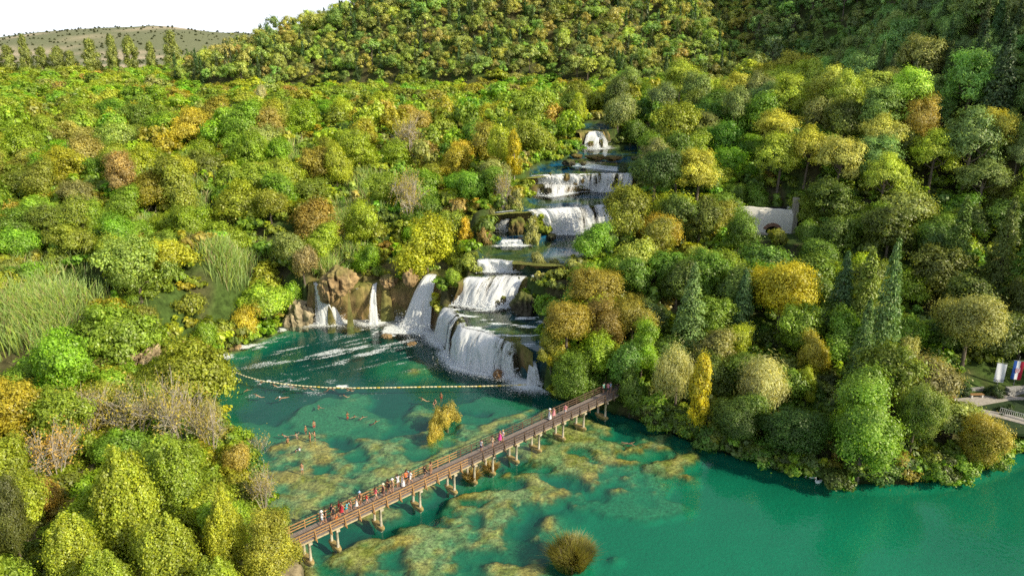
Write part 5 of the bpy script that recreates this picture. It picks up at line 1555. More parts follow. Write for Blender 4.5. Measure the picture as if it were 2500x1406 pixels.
# everything past the 300 largest of a kind: one wood
BATCH = {'hillside_forest': [], 'woodland': []}
for a in rest: BATCH['hillside_forest' if a[10] else 'woodland'].append(a)
for nm, lst in BATCH.items():
    VV = []; FF = []; TT = []; b = 0
    for kind, x, y, z, r, col, cname, spx, px, py, hill, right in lst:
        k2 = kind + '_far' if kind + '_far' in PROTO else 'cypress_far'
        p = RD.choice(PROTO[k2]); V, Fq, t = p['raw']
        s = r / p['R'] * 1.25; sz = s * RD.uniform(.85, 1.25) * (.62 if (not hill and not right and y > 270) else 1); a_ = RD.uniform(0, 6.28); ca, sa = math.cos(a_), math.sin(a_)
        W_ = np.c_[(V[:, 0] * ca - V[:, 1] * sa) * s + x, (V[:, 0] * sa + V[:, 1] * ca) * s + y, V[:, 2] * sz + z - (.2 if hill else .1 * p['H'] * sz)]
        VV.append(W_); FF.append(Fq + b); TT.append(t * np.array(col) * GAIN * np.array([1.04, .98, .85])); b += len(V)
    if VV:
        o = link(nm, mk_mesh(nm, np.concatenate(VV), np.concatenate(FF), M_LEAF, np.concatenate(TT)), color=(1, 1, 1))
        props(o, 'rest of the pines and shrubs covering the hills' if nm == 'hillside_forest' else 'rest of the leafy wood in the valley', 'woodland', None, 'stuff')
print('fill', len(FILL), 'rest', len(rest), {k: len(v) for k, v in BATCH.items()})

# poplar row far behind the wood, one by one
for i, (px, py, w_, h_) in enumerate([(20, 140, 40, 70), (58, 132, 50, 78), (100, 145, 40, 55), (138, 135, 34, 76), (175, 146, 40, 50), (210, 146, 44, 50), (240, 150, 36, 44), (288, 140, 46, 70), (338, 136, 34, 76), (378, 138, 44, 72),
                                       (425, 142, 30, 62), (474, 132, 50, 84), (690, 162, 18, 42), (728, 160, 22, 42), (770, 158, 20, 40), (1080, 150, 22, 50)]):
    Y_ = 520 if px < 600 else 430
    x = (px - 1250) / FOC * Y_ * 1.02; gz = float(hz(x, Y_))
    zt = CAMH - (py - h_ / 2 - 100) / FOC * Y_ * 1.02
    hh = max(9, zt - gz)
    p = RD.choice(PROTO['poplar'])
    hh *= 1.15
    plant('poplar', x, Y_, gz, w_ / 2 * Y_ / FOC / p['R'], hh / p['H'], (.15, .19, .065), ['broad pale', 'slim pale', 'rounded pale', 'tall pale'][i % 4] + ' poplar standing above the far edge of the wood' if px < 600 else 'small poplar at the foot of the sunlit hill', 'poplars beyond the wood ' + str(i % 4 if px < 600 else 9), None, p)

# scrub on the far bare hills
VV = []; FF = []; TT = []; b = 0
for i in range(2600):
    x = RD.uniform(-1300, -200); y = RD.uniform(900, 1650); z = float(hz(x, y))
    if fbm(x / 70, y / 50, 5, 41) > .55 and RD.random() < .7: continue
    V, Fq, t = RD.choice(PROTO['shrub_far'])['raw']; V = V[:160]; Fq = Fq[:40]; t = t[:160]
    s = RD.uniform(1.0, 2.4)
    VV.append(V * s + np.array([x, y, z - .5])); FF.append(Fq + b); TT.append(t * np.array((.13, .15, .065))); b += len(V)
props(link('hill_scrub', mk_mesh('hill_scrub', np.concatenate(VV), np.concatenate(FF), M_LEAF, np.concatenate(TT)), color=(1, 1, 1)), 'dark scrub dotted over the pale far hill', 'scrub', None, 'stuff')
# ------------------------------------------------------------------ footbridge
M_DECK = simple('weathered_planks', (.27, .22, .19), .85, .35, 2.0, .4, (6, 1, 1))
M_WOOD = simple('orange_timber', (.44, .25, .10), .75, .3, 3)
M_DKWOOD = simple('dark_timber', (.13, .085, .055), .8, .3, 3)
M_BEAM = simple('pale_beam', (.50, .40, .24), .85, .25, 2.5)
M_CONC = simple('stained_concrete', (.50, .45, .34), .9, .3, 2.5, .3)
M_ALGAE = simple('algae_concrete', (.36, .27, .11), .9, .4, 3, .4)
a0 = Vector(BR0); b0 = Vector(BR1); a0.z = b0.z = 2.8
BL = (b0 - a0).length; BRZ = math.atan2(b0.y - a0.y, b0.x - a0.x)
BW = 2.25
bridge = props(empty('footbridge', tuple(a0), BRZ), 'long wooden footbridge on concrete piers crossing the emerald pool', 'footbridge')


def bpar(px, py):
    q = Vector(P(px, py, 2.8)) - a0; d = (b0 - a0).normalized()
    return q.dot(d), q.dot(Vector((-d.y, d.x, 0)))


m = MB(); s_ = 0
while s_ < BL + 3:
    m.box((s_, RD.uniform(-.02, .02), RD.uniform(-.008, .008)), (.17, BW, .05)); s_ += .185
m.build('deck', M_DECK, bridge)
for sd_ in (-1, 1):
    MB().beam((0, sd_ * (BW / 2 - .12), -.17), (BL + 3, sd_ * (BW / 2 - .12), -.13), .13, .20).build('beam', M_BEAM, bridge)
SPLIT = BL * .50
for sd_ in (-1, 1):
    y_ = sd_ * (BW / 2 - .02)
    for s0, s1, mt in ((0, SPLIT, M_WOOD), (SPLIT, BL + 1, M_DKWOOD)):
        for z_, w_, h_ in ((1.05, .14, .06), (.68, .05, .10), (.36, .05, .10)):
            MB().beam((s0, y_, z_), (s1, y_, z_), w_, h_).build('rail', mt, bridge)
    k_ = 0; s_ = .4
    while s_ < BL:
        mt = M_WOOD if s_ < SPLIT else M_DKWOOD
        po = MB().beam((s_, y_ + sd_ * .07, -.3), (s_, y_ + sd_ * .05, 1.02), .10, .10).build('post', mt, bridge)
        if sd_ < 0:
            MB().beam((s_, y_ + sd_ * .42, -.22), (s_, y_ + sd_ * .10, .72), .07, .07).build('brace', mt, po)
            MB().beam((s_, y_ + .2, -.22), (s_, y_ - .46, -.22), .08, .08).build('bracket', mt, po)
        s_ += 1.75
PIERS = [(752, 1352), (820, 1322), (927, 1274), (1021, 1228), (1103, 1187), (1151, 1163), (1196, 1142), (1253, 1114), (1306, 1087), (1363, 1058), (1415, 1035), (1465, 1008)]
prof_pad = [(.6, -.6), (.9, -.3), (1.0, -.02), (.9, .10), (.6, .16)]
for i, (px, py) in enumerate(PIERS):
    q = Vector(P(px, py, .1)) - a0; d = (b0 - a0).normalized(); s_ = q.dot(d) - .25
    cap = MB().box((s_, 0, -.43), (.42, BW + .1, .26)).build('pier', M_CONC, bridge)
    for y_ in (-.78, .62):
        MB().tube([(s_, y_, -.3), (s_, y_, -1.9), (s_, y_, -3.4)], [.15, .15, .17], 12).build('column', M_CONC, cap, True)
    MB().lathe(prof_pad, (s_, -.08, -2.8), 24, .40, 1.30).build('footing', M_ALGAE, cap, True)
# boardwalk continuing into the trees at both ends
ext = MB()
e0 = Vector(P(1492, 961, 2.8)); 
pw = props(empty('boardwalk', (e0.x, e0.y, 2.8), BRZ + R(38)), 'short shaded boardwalk turning into the trees at the bridge end', 'boardwalk')
m = MB(); s_ = .6
while s_ < 9: m.box((s_, 0, -.03 + RD.uniform(-.01, .01)), (.17, 2.0, .05)); s_ += .185
m.build('deck', M_DECK, pw)
for y_ in (-1.0, 1.0):
    for z_ in (1.0, .6): MB().beam((.6, y_, z_), (9, y_, z_), .08, .08).build('rail', M_DKWOOD, pw)
    for k_ in range(6): MB().beam((.8 + k_ * 1.6, y_, -1.5), (.8 + k_ * 1.6, y_, 1.0), .1, .1).build('post', M_DKWOOD, pw)

# ------------------------------------------------------------------ buoy line
M_BUOY = simple('cream_float', (.80, .72, .45), .5, .12, 4); M_BUOYY = simple('yellow_float', (.75, .55, .10), .5, .12, 4)
M_ROPE = simple('rope', (.6, .55, .42), .9)
bl = [P(x, y, .06) for x, y in [(508, 871), (524, 882), (545, 894), (570, 907), (600, 919), (640, 930), (690, 937), (740, 942), (800, 946), (870, 947), (950, 946), (1050, 944), (1150, 943), (1230, 941), (1290, 938), (1316, 935)]]
bpts, bt = resample(bl, 96)
buoy = props(empty('buoy_line', tuple(bpts[0])), 'thin line of cream and yellow floats strung across the emerald pool', 'buoy line')
o0 = Vector(bpts[0])
tv, tf = tube([Vector(p) - o0 for p in bpts], [.03] * 96, 5)
link('rope', mk_mesh('rope', tv, tf, M_ROPE), buoy)
fme = []
for mt in (M_BUOY, M_BUOYY):
    v, f_ = tube([(-.30, 0, 0), (-.27, 0, 0), (.27, 0, 0), (.30, 0, 0)], [.04, .095, .095, .04], 10); fme.append(mk_mesh('float', v, f_, mt, smooth=True))
for i in range(1, 95):
    d = bpts[i + 1] - bpts[i - 1]
    link('float', fme[1 if (i > 35 and i % 5 == 0) else 0], buoy, tuple(Vector(bpts[i]) - o0), math.atan2(d[1], d[0]))

# ------------------------------------------------------------------ white ruin
M_PLASTER = simple('old_white_plaster', (.93, .88, .81), .9, .10, 1.6, .3)
M_BRICK = simple('brick_arch', (.36, .20, .14), .9, .35, 9, .3)
M_RUBBLE = simple('rubble_stone', (.40, .36, .30), .9, .5, 5, .8)
M_DARK = simple('painted_interior_shade', (.03, .028, .025), .9)  # near black stands for the shade inside the ruin
rb = P(1857, 566, 13.9)
ms = mpp(*rb)
W_ = 147 * ms; Hh = 64 * ms / .95
ruin = props(empty('ruined_building', (rb[0], rb[1], rb[2] - .4), R(-6)), 'roofless white plastered ruin with brick arches on the wooded slope', 'ruin')
x0, x1 = -W_ / 2, W_ / 2


def topz(x): return Hh * (1.0 - .13 * (x - x0) / (x1 - x0)) + .12 * math.sin(x * 2.1) * .4


def archwall(m, arches, t):
    xs = sorted(set([x0, x1] + [c + r * math.cos(k * pi / 14) for c, r, sp, rise in arches for k in range(15)] + list(np.linspace(x0, x1, 14))))

    def low(xm):
        for c, r, sp, rise in arches:
            if abs(xm - c) < r: return sp + rise * math.sqrt(max(0, 1 - ((xm - c) / r) ** 2))
        return 0.0

    def lowat(x, xm):
        for c, r, sp, rise in arches:
            if abs(xm - c) < r: return sp + rise * math.sqrt(max(0, 1 - ((x - c) / r) ** 2))
        return 0.0
    for a, b in zip(xs[:-1], xs[1:]):
        if b - a < 1e-5: continue
        xm = (a + b) / 2
        la, lb = lowat(a, xm), lowat(b, xm); ta, tb = topz(a), topz(b)
        V = [(a, 0, la), (b, 0, lb), (b, 0, tb), (a, 0, ta), (a, t, la), (b, t, lb), (b, t, tb), (a, t, ta)]
        m.add(V, [(0, 1, 2, 3), (5, 4, 7, 6), (3, 2, 6, 7), (1, 0, 4, 5), (0, 3, 7, 4), (2, 1, 5, 6)])


px2x = lambda px: (px - 1857) * ms
A1 = (px2x(1823), 15.5 * ms, 9 * ms, 13 * ms); A2 = (px2x(1884), 15.5 * ms, 6 * ms, 13 * ms)
m = MB(); archwall(m, [A1, A2], .8); m.build('wall', M_PLASTER, ruin)
for c, r, sp, rise in (A1, A2):
    m = MB(); n_ = 22
    for k in range(n_):
        t0 = .35 + (pi - .7) * k / n_; t1 = .35 + (pi - .7) * (k + .9) / n_
        V = []
        for yy in (-.06, .3):
            for tt in (t0, t1):
                for rr, ri in ((r, rise), (r + 8 * ms, rise + 8.5 * ms)):
                    V.append((c + rr * math.cos(tt), yy, sp + ri * math.sin(tt)))
        m.add(V, [(0, 1, 3, 2), (4, 6, 7, 5), (0, 4, 5, 1), (2, 3, 7, 6), (1, 5, 7, 3), (0, 2, 6, 4)])
    m.build('brick_arch', M_BRICK, ruin)
for px in (1798, 1855, 1925):
    m = MB(); xx = px2x(px); hh_ = topz(xx) * .86
    m.box((xx, -.055, hh_ / 2), (8.5 * ms, .12, hh_)); m.box((xx, -.075, hh_ + .08), (10 * ms, .16, .18)); m.build('pilaster', M_PLASTER, ruin)
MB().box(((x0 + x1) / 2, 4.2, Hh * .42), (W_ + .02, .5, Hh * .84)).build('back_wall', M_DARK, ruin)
for xx in (x0 + .25, x1 - .25): MB().box((xx, 2.4, Hh * .44), (.5, 3.1, Hh * .88)).build('side_wall', M_PLASTER, ruin)
m = MB()
for k in range(9):
    zz = k * (Hh * 1.32) / 9
    m.box((x1 + .2 + RD.uniform(-.05, .05), .5, zz + Hh * 1.32 / 18), (14 * ms * RD.uniform(.9, 1.1), 1.2, Hh * 1.32 / 9 + .01))
m.build('stone_pillar', M_RUBBLE, ruin)
m = MB(); m.box((px2x(1840), -1.2, .16), (70 * ms, 1.6, .34)); m.build('ledge', M_RUBBLE, ruin)
m = MB(); m.box((x0 - 1.8, 1.2, Hh * .28), (3.4, .7, Hh * .56)); m.box((x0 - 3.2, 1.0, Hh * .18), (1.4, .9, Hh * .36)); m.build('broken_wall', M_RUBBLE, ruin)


# ------------------------------------------------------------------ stone work: walls, paths, benches, banners
def stonewall(name, label, pts, z, h, t, mat=M_STONE, cat='wall'):
    w = [Vector(P(x, y, z)) for x, y in pts]
    m = MB(); o = w[0]
    for a, b in zip(w[:-1], w[1:]):
        L = (b - a).length; n_ = max(1, int(L / .55)); d = (b - a).normalized(); rz = math.atan2(d.y, d.x)
        for row in range(max(1, int(h / .3))):
            for k in range(n_):
                c = a + d * (L * (k + .5 + (.5 if row % 2 else 0)) / n_) - o
                m.box((c.x, c.y, row * .3 + .15 - .2 + RD.uniform(-.02, .02)), (L / n_ * RD.uniform(.86, .97), t * RD.uniform(.85, 1.05), .285), rz)
    ob = m.build(name, mat, None, loc=tuple(o))
    return props(ob, label, cat)


def sheet(name, pts, z, mat, label, kind='structure', dz=.05):
    w = [P(x, y, z) for x, y in pts]
    cx = sum(p[0] for p in w) / len(w); cyy = sum(p[1] for p in w) / len(w)
    me = mk_mesh(name, [(p[0] - cx, p[1] - cyy, 0) for p in w] + [(p[0] - cx, p[1] - cyy, -.4) for p in w],
                 [tuple(range(len(w)))[::-1] if False else tuple(range(len(w)))] + [(i, (i + 1) % len(w), len(w) + (i + 1) % len(w), len(w) + i) for i in range(len(w))], mat)
    return props(link(name, me, None, (cx, cyy, z + dz)), kind=kind, label=label)


PZ = 3.2
ii_ = inside(PARK, MX, MY)
M_LAWN = simple('shade_tinted_lawn', (.03, .055, .018), .95, .4, 1.5, .3)  # tree shade is put into the grass colour
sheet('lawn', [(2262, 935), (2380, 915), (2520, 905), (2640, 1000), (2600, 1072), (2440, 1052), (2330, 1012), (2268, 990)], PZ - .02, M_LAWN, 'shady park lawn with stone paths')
sheet('path', [(2276, 968), (2330, 974), (2400, 966), (2470, 962), (2560, 960), (2560, 975), (2470, 976), (2420, 985), (2360, 996), (2300, 998), (2285, 990)], PZ + .05, M_PATH, 'pale paved park path by the benches')
sheet('path', [(2400, 1000), (2450, 1008), (2500, 1022), (2600, 1050), (2600, 1066), (2500, 1036), (2440, 1020), (2390, 1010)], PZ + .05, M_PATH, 'pale paved ramp down to the water')
stonewall('stone_wall', 'low rough stone wall behind the nearer park bench', [(2276, 972), (2335, 966)], PZ, 1.0, .7)
stonewall('stone_wall', 'short stone wall behind the farther park bench', [(2368, 958), (2402, 956)], PZ, 1.0, .6)
stonewall('stone_wall', 'grey stone wall with steps under the banners', [(2455, 966), (2580, 958)], PZ, 1.5, .8)
stonewall('retaining_wall', 'dark stone retaining wall at the water edge of the park', [(2440, 1072), (2560, 1082)], .4, 2.7, .8, M_STONE, 'wall')
M_SEAT = simple('bench_wood', (.33, .19, .08), .7); M_LEG = simple('pale_bench_stone', (.6, .6, .58), .8)


def bench(px, py, rz, label):
    e = props(empty('park_bench', P(px, py, PZ + .1), rz), label, 'bench', 'wooden benches along the park path')
    m = MB()
    for k in range(3): m.box((0, -.2 + k * .2, .46), (2.0, .17, .07))
    m.build('seat', M_SEAT, e)
    for x_ in (-.8, .8): MB().box((x_, 0, .21), (.22, .5, .43)).build('leg', M_LEG, e)


bench(2317, 976, R(8), 'brown bench with pale legs by the rough stone wall')
bench(2383, 969, R(4), 'brown bench with pale legs by the short stone wall')
# railing along the ramp
rl = [Vector(P(x, y, PZ + .05)) for x, y in [(2440, 1010), (2500, 1027), (2600, 1056)]]
e = props(empty('railing', tuple(rl[0])), 'white picket railing along the paved ramp', 'railing')
M_WHITE = simple('white_paint', (.72, .72, .70), .6, .08)
m = MB()
for z_ in (.15, .95):
    for a, b in zip(rl[:-1], rl[1:]): m.beam(a - rl[0] + Vector((0, 0, z_)), b - rl[0] + Vector((0, 0, z_)), .05, .05)
m.build('rail', M_WHITE, e)
m = MB()
for a, b in zip(rl[:-1], rl[1:]):
    n_ = int((b - a).length / .22)
    for k in range(n_):
        c = a.lerp(b, k / n_) - rl[0]; m.box((c.x, c.y, .52), (.035, .035, .86))
m.build('pickets', M_WHITE, e)

# hanging banners: cloth sheets from a pole with a cross arm
M_RED = simple('red_cloth', (.55, .03, .07), .8, .1); M_BLUE = simple('blue_cloth', (.03, .10, .40), .8, .1); M_CLOTH = simple('white_cloth', (.78, .80, .84), .8, .06); M_INK = simple('dark_ink', (.02, .02, .06), .8, .1)
M_POLE = simple('grey_pole', (.25, .25, .25), .5)


def cloth(name, w, h, x0_, x1_, mat, parent, z0=0., yoff=0.):
    nxx, nzz = 10, 18; V = []; Fq = []
    for j in range(nzz + 1):
        for i in range(nxx + 1):
            u = x0_ + (x1_ - x0_) * i / nxx; v = j / nzz
            V.append((u * w, .07 * math.sin(u * 7 + v * 2) * (1 - .4 * v) + yoff, z0 + h * (v - 1) - .05 * math.sin(u * 3.1)))
    for j in range(nzz):
        for i in range(nxx):
            a = j * (nxx + 1) + i; Fq.append((a, a + 1, a + nxx + 2, a + nxx + 1))
    me = mk_mesh(name, V, Fq, mat, smooth=True)
    return link(name, me, parent)


def banner(px, pybase, ztop, label, nm):
    b = P(px, pybase, PZ)
    e = props(empty(nm, b, R(-12)), label, 'banner' if nm == 'hanging_banner' else 'flag')
    MB().tube([(0, .12, -.3), (0, .12, ztop + .7)], [.05, .04], 8).build('pole', M_POLE, e)
    MB().tube([(-.75, .08, ztop), (.75, .08, ztop)], [.03, .03], 6).build('cross_arm', M_POLE, e)
    return e


e = banner(2430, 962, 4.9, 'white hanging banner with dark letters along its lower edge', 'hanging_banner')
cl_ = cloth('cloth', 1.3, 2.9, -.5, .5, M_CLOTH, e, 4.85)
tx = bpy.data.curves.new('lettering', 'FONT'); tx.body = 'TAH\u0411A'; tx.size = .48; tx.align_x = 'CENTER'; tx.extrude = .004
to = bpy.data.objects.new('lettering_tmp', tx); COL.objects.link(to)
bpy.context.view_layer.update()
dg = bpy.context.evaluated_depsgraph_get()
lme = bpy.data.meshes.new_from_object(to.evaluated_get(dg)); bpy.data.objects.remove(to)
lme.name = 'lettering'; lme.materials.clear(); lme.materials.append(M_INK)
lo = link('lettering', lme, cl_, (0, -.10, 2.08)); lo.rotation_euler = (pi / 2, 0, 0); lo.scale = (.92, 1, 1)
e = banner(2471, 957, 5.0, 'vertical blue white and red flag with a checkered shield', 'hanging_flag')
for x0_, x1_, mt, nm in ((-.5, -.1667, M_BLUE, 'blue_stripe'), (-.1667, .1667, M_CLOTH, 'white_stripe'), (.1667, .5, M_RED, 'red_stripe')): cloth(nm, 1.35, 2.9, x0_, x1_, mt, e, 4.95)
mr = MB(); mw = MB()
for i in range(5):
    for j in range(5):
        (mr if (i + j) % 2 == 0 else mw).box(((i - 2) * .12, -.10, 3.5 + (j - 2) * .12), (.12, .012, .12))
sh = mr.build('shield', M_RED, e); mw.build('white_squares', M_CLOTH, sh)
for k in range(5): MB().box(((k - 2) * .12, -.10, 3.87), (.10, .012, .10)).build('crown_shield', M_BLUE if k % 2 else M_CLOTH, sh)

# viewpoint terrace on the slope, with a fence
vx, vy, vz = VIEWP
e = props(empty('viewpoint_terrace', (vx, vy, vz), 0), 'grey stone viewpoint terrace with an orange fence under the leaning pine', 'terrace')
m = MB()
for row in range(6):
    for k in range(9): m.box((-3.6 + k * .9 + (.45 if row % 2 else 0), RD.uniform(-.1, .1), -1.3 + row * .32), (.85, 1.2, .30))
m.build('wall', M_STONE, e)
MB().box((0, 1.9, .42), (7.5, 3.6, .3)).build('floor', M_PATH, e)
m = MB()
for z_ in (.95, 1.4): m.beam((-3.4, .1, z_), (.3, .1, z_), .07, .07)
for k in range(5): m.beam((-3.4 + k * .92, .1, .5), (-3.4 + k * .92, .1, 1.45), .08, .08)
m.build('fence', M_WOOD, e)

# swans
M_SWAN = simple('white_feathers', (.85, .85, .83), .7, .05); M_BEAK = simple('orange_beak', (.6, .2, .03), .6, .1)


def swan(px, py, rz, label, up):
    e = props(empty('swan', P(px, py, 0), rz), label, 'swan', 'white swans by the shore')
    m = bmesh.new(); bmesh.ops.create_uvsphere(m, u_segments=20, v_segments=12, radius=1)
    for v in m.verts:
        x, y, z = v.co
        k = 1 - .25 * max(0, -x)
        v.co = Vector((x * .52 + (.10 if x < -.6 else 0) * 0, y * .25 * k, z * .20 + .14 + .16 * max(0, -x) ** 2))
    V = [tuple(v.co) for v in m.verts]; Fc = [[v.index for v in f.verts] for f in m.faces]; m.free()
    nk = [(.42, 0, .18), (.55, 0, .36), (.52, 0, .58), (.50, 0, .76), (.57, 0, .86), (.67, 0, .84)] if up else [(.42, 0, .18), (.62, 0, .24), (.74, 0, .20), (.84, 0, .08), (.90, 0, .0)]
    nv, nf = tube(nk, [.10, .07, .05, .045, .055, .035][:len(nk)], 8)
    b = len(V); V += nv; Fc += [[i + b for i in f] for f in nf]
    link('body', mk_mesh('body', V, Fc, M_SWAN, smooth=True), e)
    ex = Vector(nk[-1]); bv, bf = tube([ex, ex + Vector((.09, 0, -.03))], [.03, .012], 6); link('beak', mk_mesh('beak', bv, bf, M_BEAK), e)


swan(1984, 1166, R(170), 'swan with its neck stretched low on the dark water', False)
swan(1999, 1178, R(200), 'swan with upright neck on the dark water', True)


# ------------------------------------------------------------------ people
def skin(verts, edges, radii, sub=1):
    me = bpy.data.meshes.new('skin_tmp'); me.from_pydata(verts, edges, [])
    o = bpy.data.objects.new('skin_tmp', me); COL.objects.link(o)
    o.modifiers.new('s', 'SKIN'); sb = o.modifiers.new('d', 'SUBSURF'); sb.levels = sub; sb.render_levels = sub
    sv = me.skin_vertices[0].data
    for i, r in enumerate(radii):
        sv[i].radius = (r, r) if not hasattr(r, '__len__') else r
        sv[i].use_root = (i == 0)
    bpy.context.view_layer.update(); dg = bpy.context.evaluated_depsgraph_get()
    out = bpy.data.meshes.new_from_object(o.evaluated_get(dg)); bpy.data.objects.remove(o)
    out.polygons.foreach_set('use_smooth', np.ones(len(out.polygons), bool))
    return out


STAND = dict(pel=(0, 0, .93), wai=(0, 0, 1.08), che=(0, 0, 1.28), nec=(0, 0, 1.46), chin=(0, -.015, 1.53), hea=(0, -.01, 1.62), top=(0, 0, 1.70),
             shL=(.18, 0, 1.40), elL=(.24, .03, 1.13), wrL=(.25, -.05, .89), shR=(-.18, 0, 1.40), elR=(-.24, .03, 1.13), wrR=(-.25, -.05, .89),
             hiL=(.09, 0, .88), knL=(.10, -.02, .49), anL=(.10, .02, .08), toL=(.11, -.14, .035), hiR=(-.09, 0, .88), knR=(-.10, -.02, .49), anR=(-.10, .02, .08), toR=(-.11, -.14, .035))
WALK = dict(STAND, knL=(.09, -.20, .52), anL=(.09, -.24, .10), toL=(.09, -.40, .06), knR=(-.09, .05, .48), anR=(-.09, .32, .14), toR=(-.10, .22, .035), elL=(.23, .16, 1.15), wrL=(.23, .12, .92), elR=(-.23, -.10, 1.14), wrR=(-.22, -.25, .97))
LEAN = dict(STAND, che=(0, -.14, 1.26), nec=(0, -.25, 1.41), chin=(0, -.29, 1.47), hea=(0, -.31, 1.56), top=(0, -.32, 1.64), shL=(.18, -.22, 1.36), shR=(-.18, -.22, 1.36), elL=(.24, -.32, 1.12), elR=(-.24, -.32, 1.12), wrL=(.16, -.52, 1.07), wrR=(-.16, -.52, 1.07))
PHOTO = dict(STAND, elL=(.25, -.16, 1.20), wrL=(.12, -.32, 1.42), elR=(-.25, -.16, 1.20), wrR=(-.12, -.32, 1.42))
SWIM = dict(pel=(0, .42, -.36), wai=(0, .30, -.24), che=(0, .13, -.10), nec=(0, .0, .05), chin=(0, -.05, .10), hea=(0, -.05, .19), top=(0, -.03, .27), shL=(.18, .04, -.02), elL=(.42, -.06, -.06), wrL=(.60, -.22, -.02),
            shR=(-.18, .04, -.02), elR=(-.42, -.06, -.06), wrR=(-.60, -.22, -.02), hiL=(.09, .46, -.40), knL=(.14, .78, -.60), anL=(.14, 1.15, -.62), toL=(.14, 1.3, -.66), hiR=(-.09, .46, -.40), knR=(-.14, .74, -.64), anR=(-.14, 1.05, -.80), toR=(-.14, 1.2, -.86))
CRAWL = dict(SWIM, pel=(0, .60, -.08), wai=(0, .45, -.06), che=(0, .25, -.02), hiL=(.09, .66, -.09), knL=(.1, 1.0, -.14), anL=(.1, 1.4, -.12), toL=(.1, 1.55, -.14), hiR=(-.09, .66, -.09), knR=(-.1, 1.0, -.10), anR=(-.1, 1.4, -.2), toR=(-.1, 1.55, -.22), elR=(-.3, -.25, .16), wrR=(-.2, -.55, .02), shL=(.18, .12, .0), shR=(-.18, .08, .03))
SIT = dict(STAND, knL=(.12, -.40, .86), anL=(.12, -.42, .45), toL=(.12, -.56, .42), knR=(-.12, -.40, .86), anR=(-.12, -.42, .45), toR=(-.12, -.56, .42), wrL=(.18, -.30, .98), wrR=(-.18, -.30, .98), elL=(.25, -.05, 1.14), elR=(-.25, -.05, 1.14))


def body_mesh(J):
    names = ['pel', 'wai', 'che', 'nec', 'chin', 'hea', 'top', 'shL', 'elL', 'wrL', 'shR', 'elR', 'wrR', 'hiL', 'knL', 'anL', 'toL', 'hiR', 'knR', 'anR', 'toR']
    rad = [(.15, .115), (.125, .10), (.165, .115), .056, .07, .092, .055, .062, .045, .03, .062, .045, .03, .095, .062, .042, .036, .095, .062, .042, .036]
    V = [J[n] for n in names]; ix = {n: i for i, n in enumerate(names)}
    E = [(ix[a], ix[b]) for a, b in [('pel', 'wai'), ('wai', 'che'), ('che', 'nec'), ('nec', 'chin'), ('chin', 'hea'), ('hea', 'top'), ('che', 'shL'), ('shL', 'elL'), ('elL', 'wrL'), ('che', 'shR'), ('shR', 'elR'), ('elR', 'wrR'),
                                     ('pel', 'hiL'), ('hiL', 'knL'), ('knL', 'anL'), ('anL', 'toL'), ('pel', 'hiR'), ('hiR', 'knR'), ('knR', 'anR'), ('anR', 'toR')]]
    # nose
    fw = Vector((0, -1, 0)); h = Vector(J['hea'])
    V.append(tuple(h + Vector((0, -.105, -.02)))); E.append((ix['hea'], len(V) - 1)); rad.append(.016)
    for s in 'LR':
        w = Vector(J['wr' + s]); e_ = Vector(J['el' + s]); d = (w - e_).normalized(); sg = 1 if s == 'L' else -1
        side = d.cross(Vector((sg, 0, 0)));
        side = side.normalized() if side.length > .1 else Vector((0, -1, 0))
        pm = w + d * .07; V.append(tuple(pm)); pi_ = len(V) - 1; rad.append((.038, .02)); E.append((ix['wr' + s], pi_))
        for k, L in enumerate((.075, .088, .082, .062)):
            b1 = pm + d * .035 + side * (.030 - .02 * k); b2 = b1 + d * L - Vector((sg * .02, 0, 0))
            V += [tuple(b1), tuple(b2)]; rad += [.0095, .008]; n0 = len(V) - 2; E += [(pi_, n0), (n0, n0 + 1)]
        t1 = w + d * .045 + side * .045; t2 = t1 + d * .035 + side * .02
        V += [tuple(t1), tuple(t2)]; rad += [.011, .009]; n0 = len(V) - 2; E += [(pi_, n0), (n0, n0 + 1)]
    return skin(V, E, rad, 1)


def chain(pts, rad, edges=None):
    return skin([tuple(p) for p in pts], edges or [(i, i + 1) for i in range(len(pts) - 1)], rad, 1)


def lerp(a, b, t): return tuple(Vector(a).lerp(Vector(b), t))


def clothes(J):
    sh = chain([J['wai'], J['che'], lerp(J['che'], J['nec'], .55), J['shL'], lerp(J['shL'], J['elL'], .55), J['shR'], lerp(J['shR'], J['elR'], .55), lerp(J['wai'], J['pel'], .7)],
               [(.15, .125), (.19, .14), .09, .085, .07, .085, .07, (.165, .135)], [(0, 1), (1, 2), (1, 3), (3, 4), (1, 5), (5, 6), (0, 7)])
    so = chain([J['pel'], J['hiL'], lerp(J['hiL'], J['knL'], .75), J['hiR'], lerp(J['hiR'], J['knR'], .75), lerp(J['pel'], J['wai'], .4)], [(.17, .135), .118, .10, .118, .10, (.155, .125)], [(0, 1), (1, 2), (0, 3), (3, 4), (0, 5)])
    return sh, so


def dress_mesh(J, long=False):
    p = Vector(J['pel']); c = Vector(J['che']); k = (Vector(J['knL']) + Vector(J['knR'])) / 2; a = (Vector(J['anL']) + Vector(J['anR'])) / 2
    k.x = 0; a.x = 0
    end = lerp(k, a, .8) if long else lerp(k, p, .12)
    pts = [lerp(c, J['nec'], .45), tuple(c), J['wai'], tuple(p), tuple(end)]
    V = []; Fq = []
    for i, (q, (rx, ry)) in enumerate(zip(pts, [(.13, .09), (.19, .135), (.155, .125), (.20, .165), (.27, .25)])):
        for t in range(14): V.append((q[0] + rx * math.cos(t * 2 * pi / 14), q[1] + ry * math.sin(t * 2 * pi / 14), q[2]))
    for i in range(4):
        for t in range(14): Fq.append((i * 14 + t, i * 14 + (t + 1) % 14, (i + 1) * 14 + (t + 1) % 14, (i + 1) * 14 + t))
    return mk_mesh('dress', V, Fq, None, smooth=True)


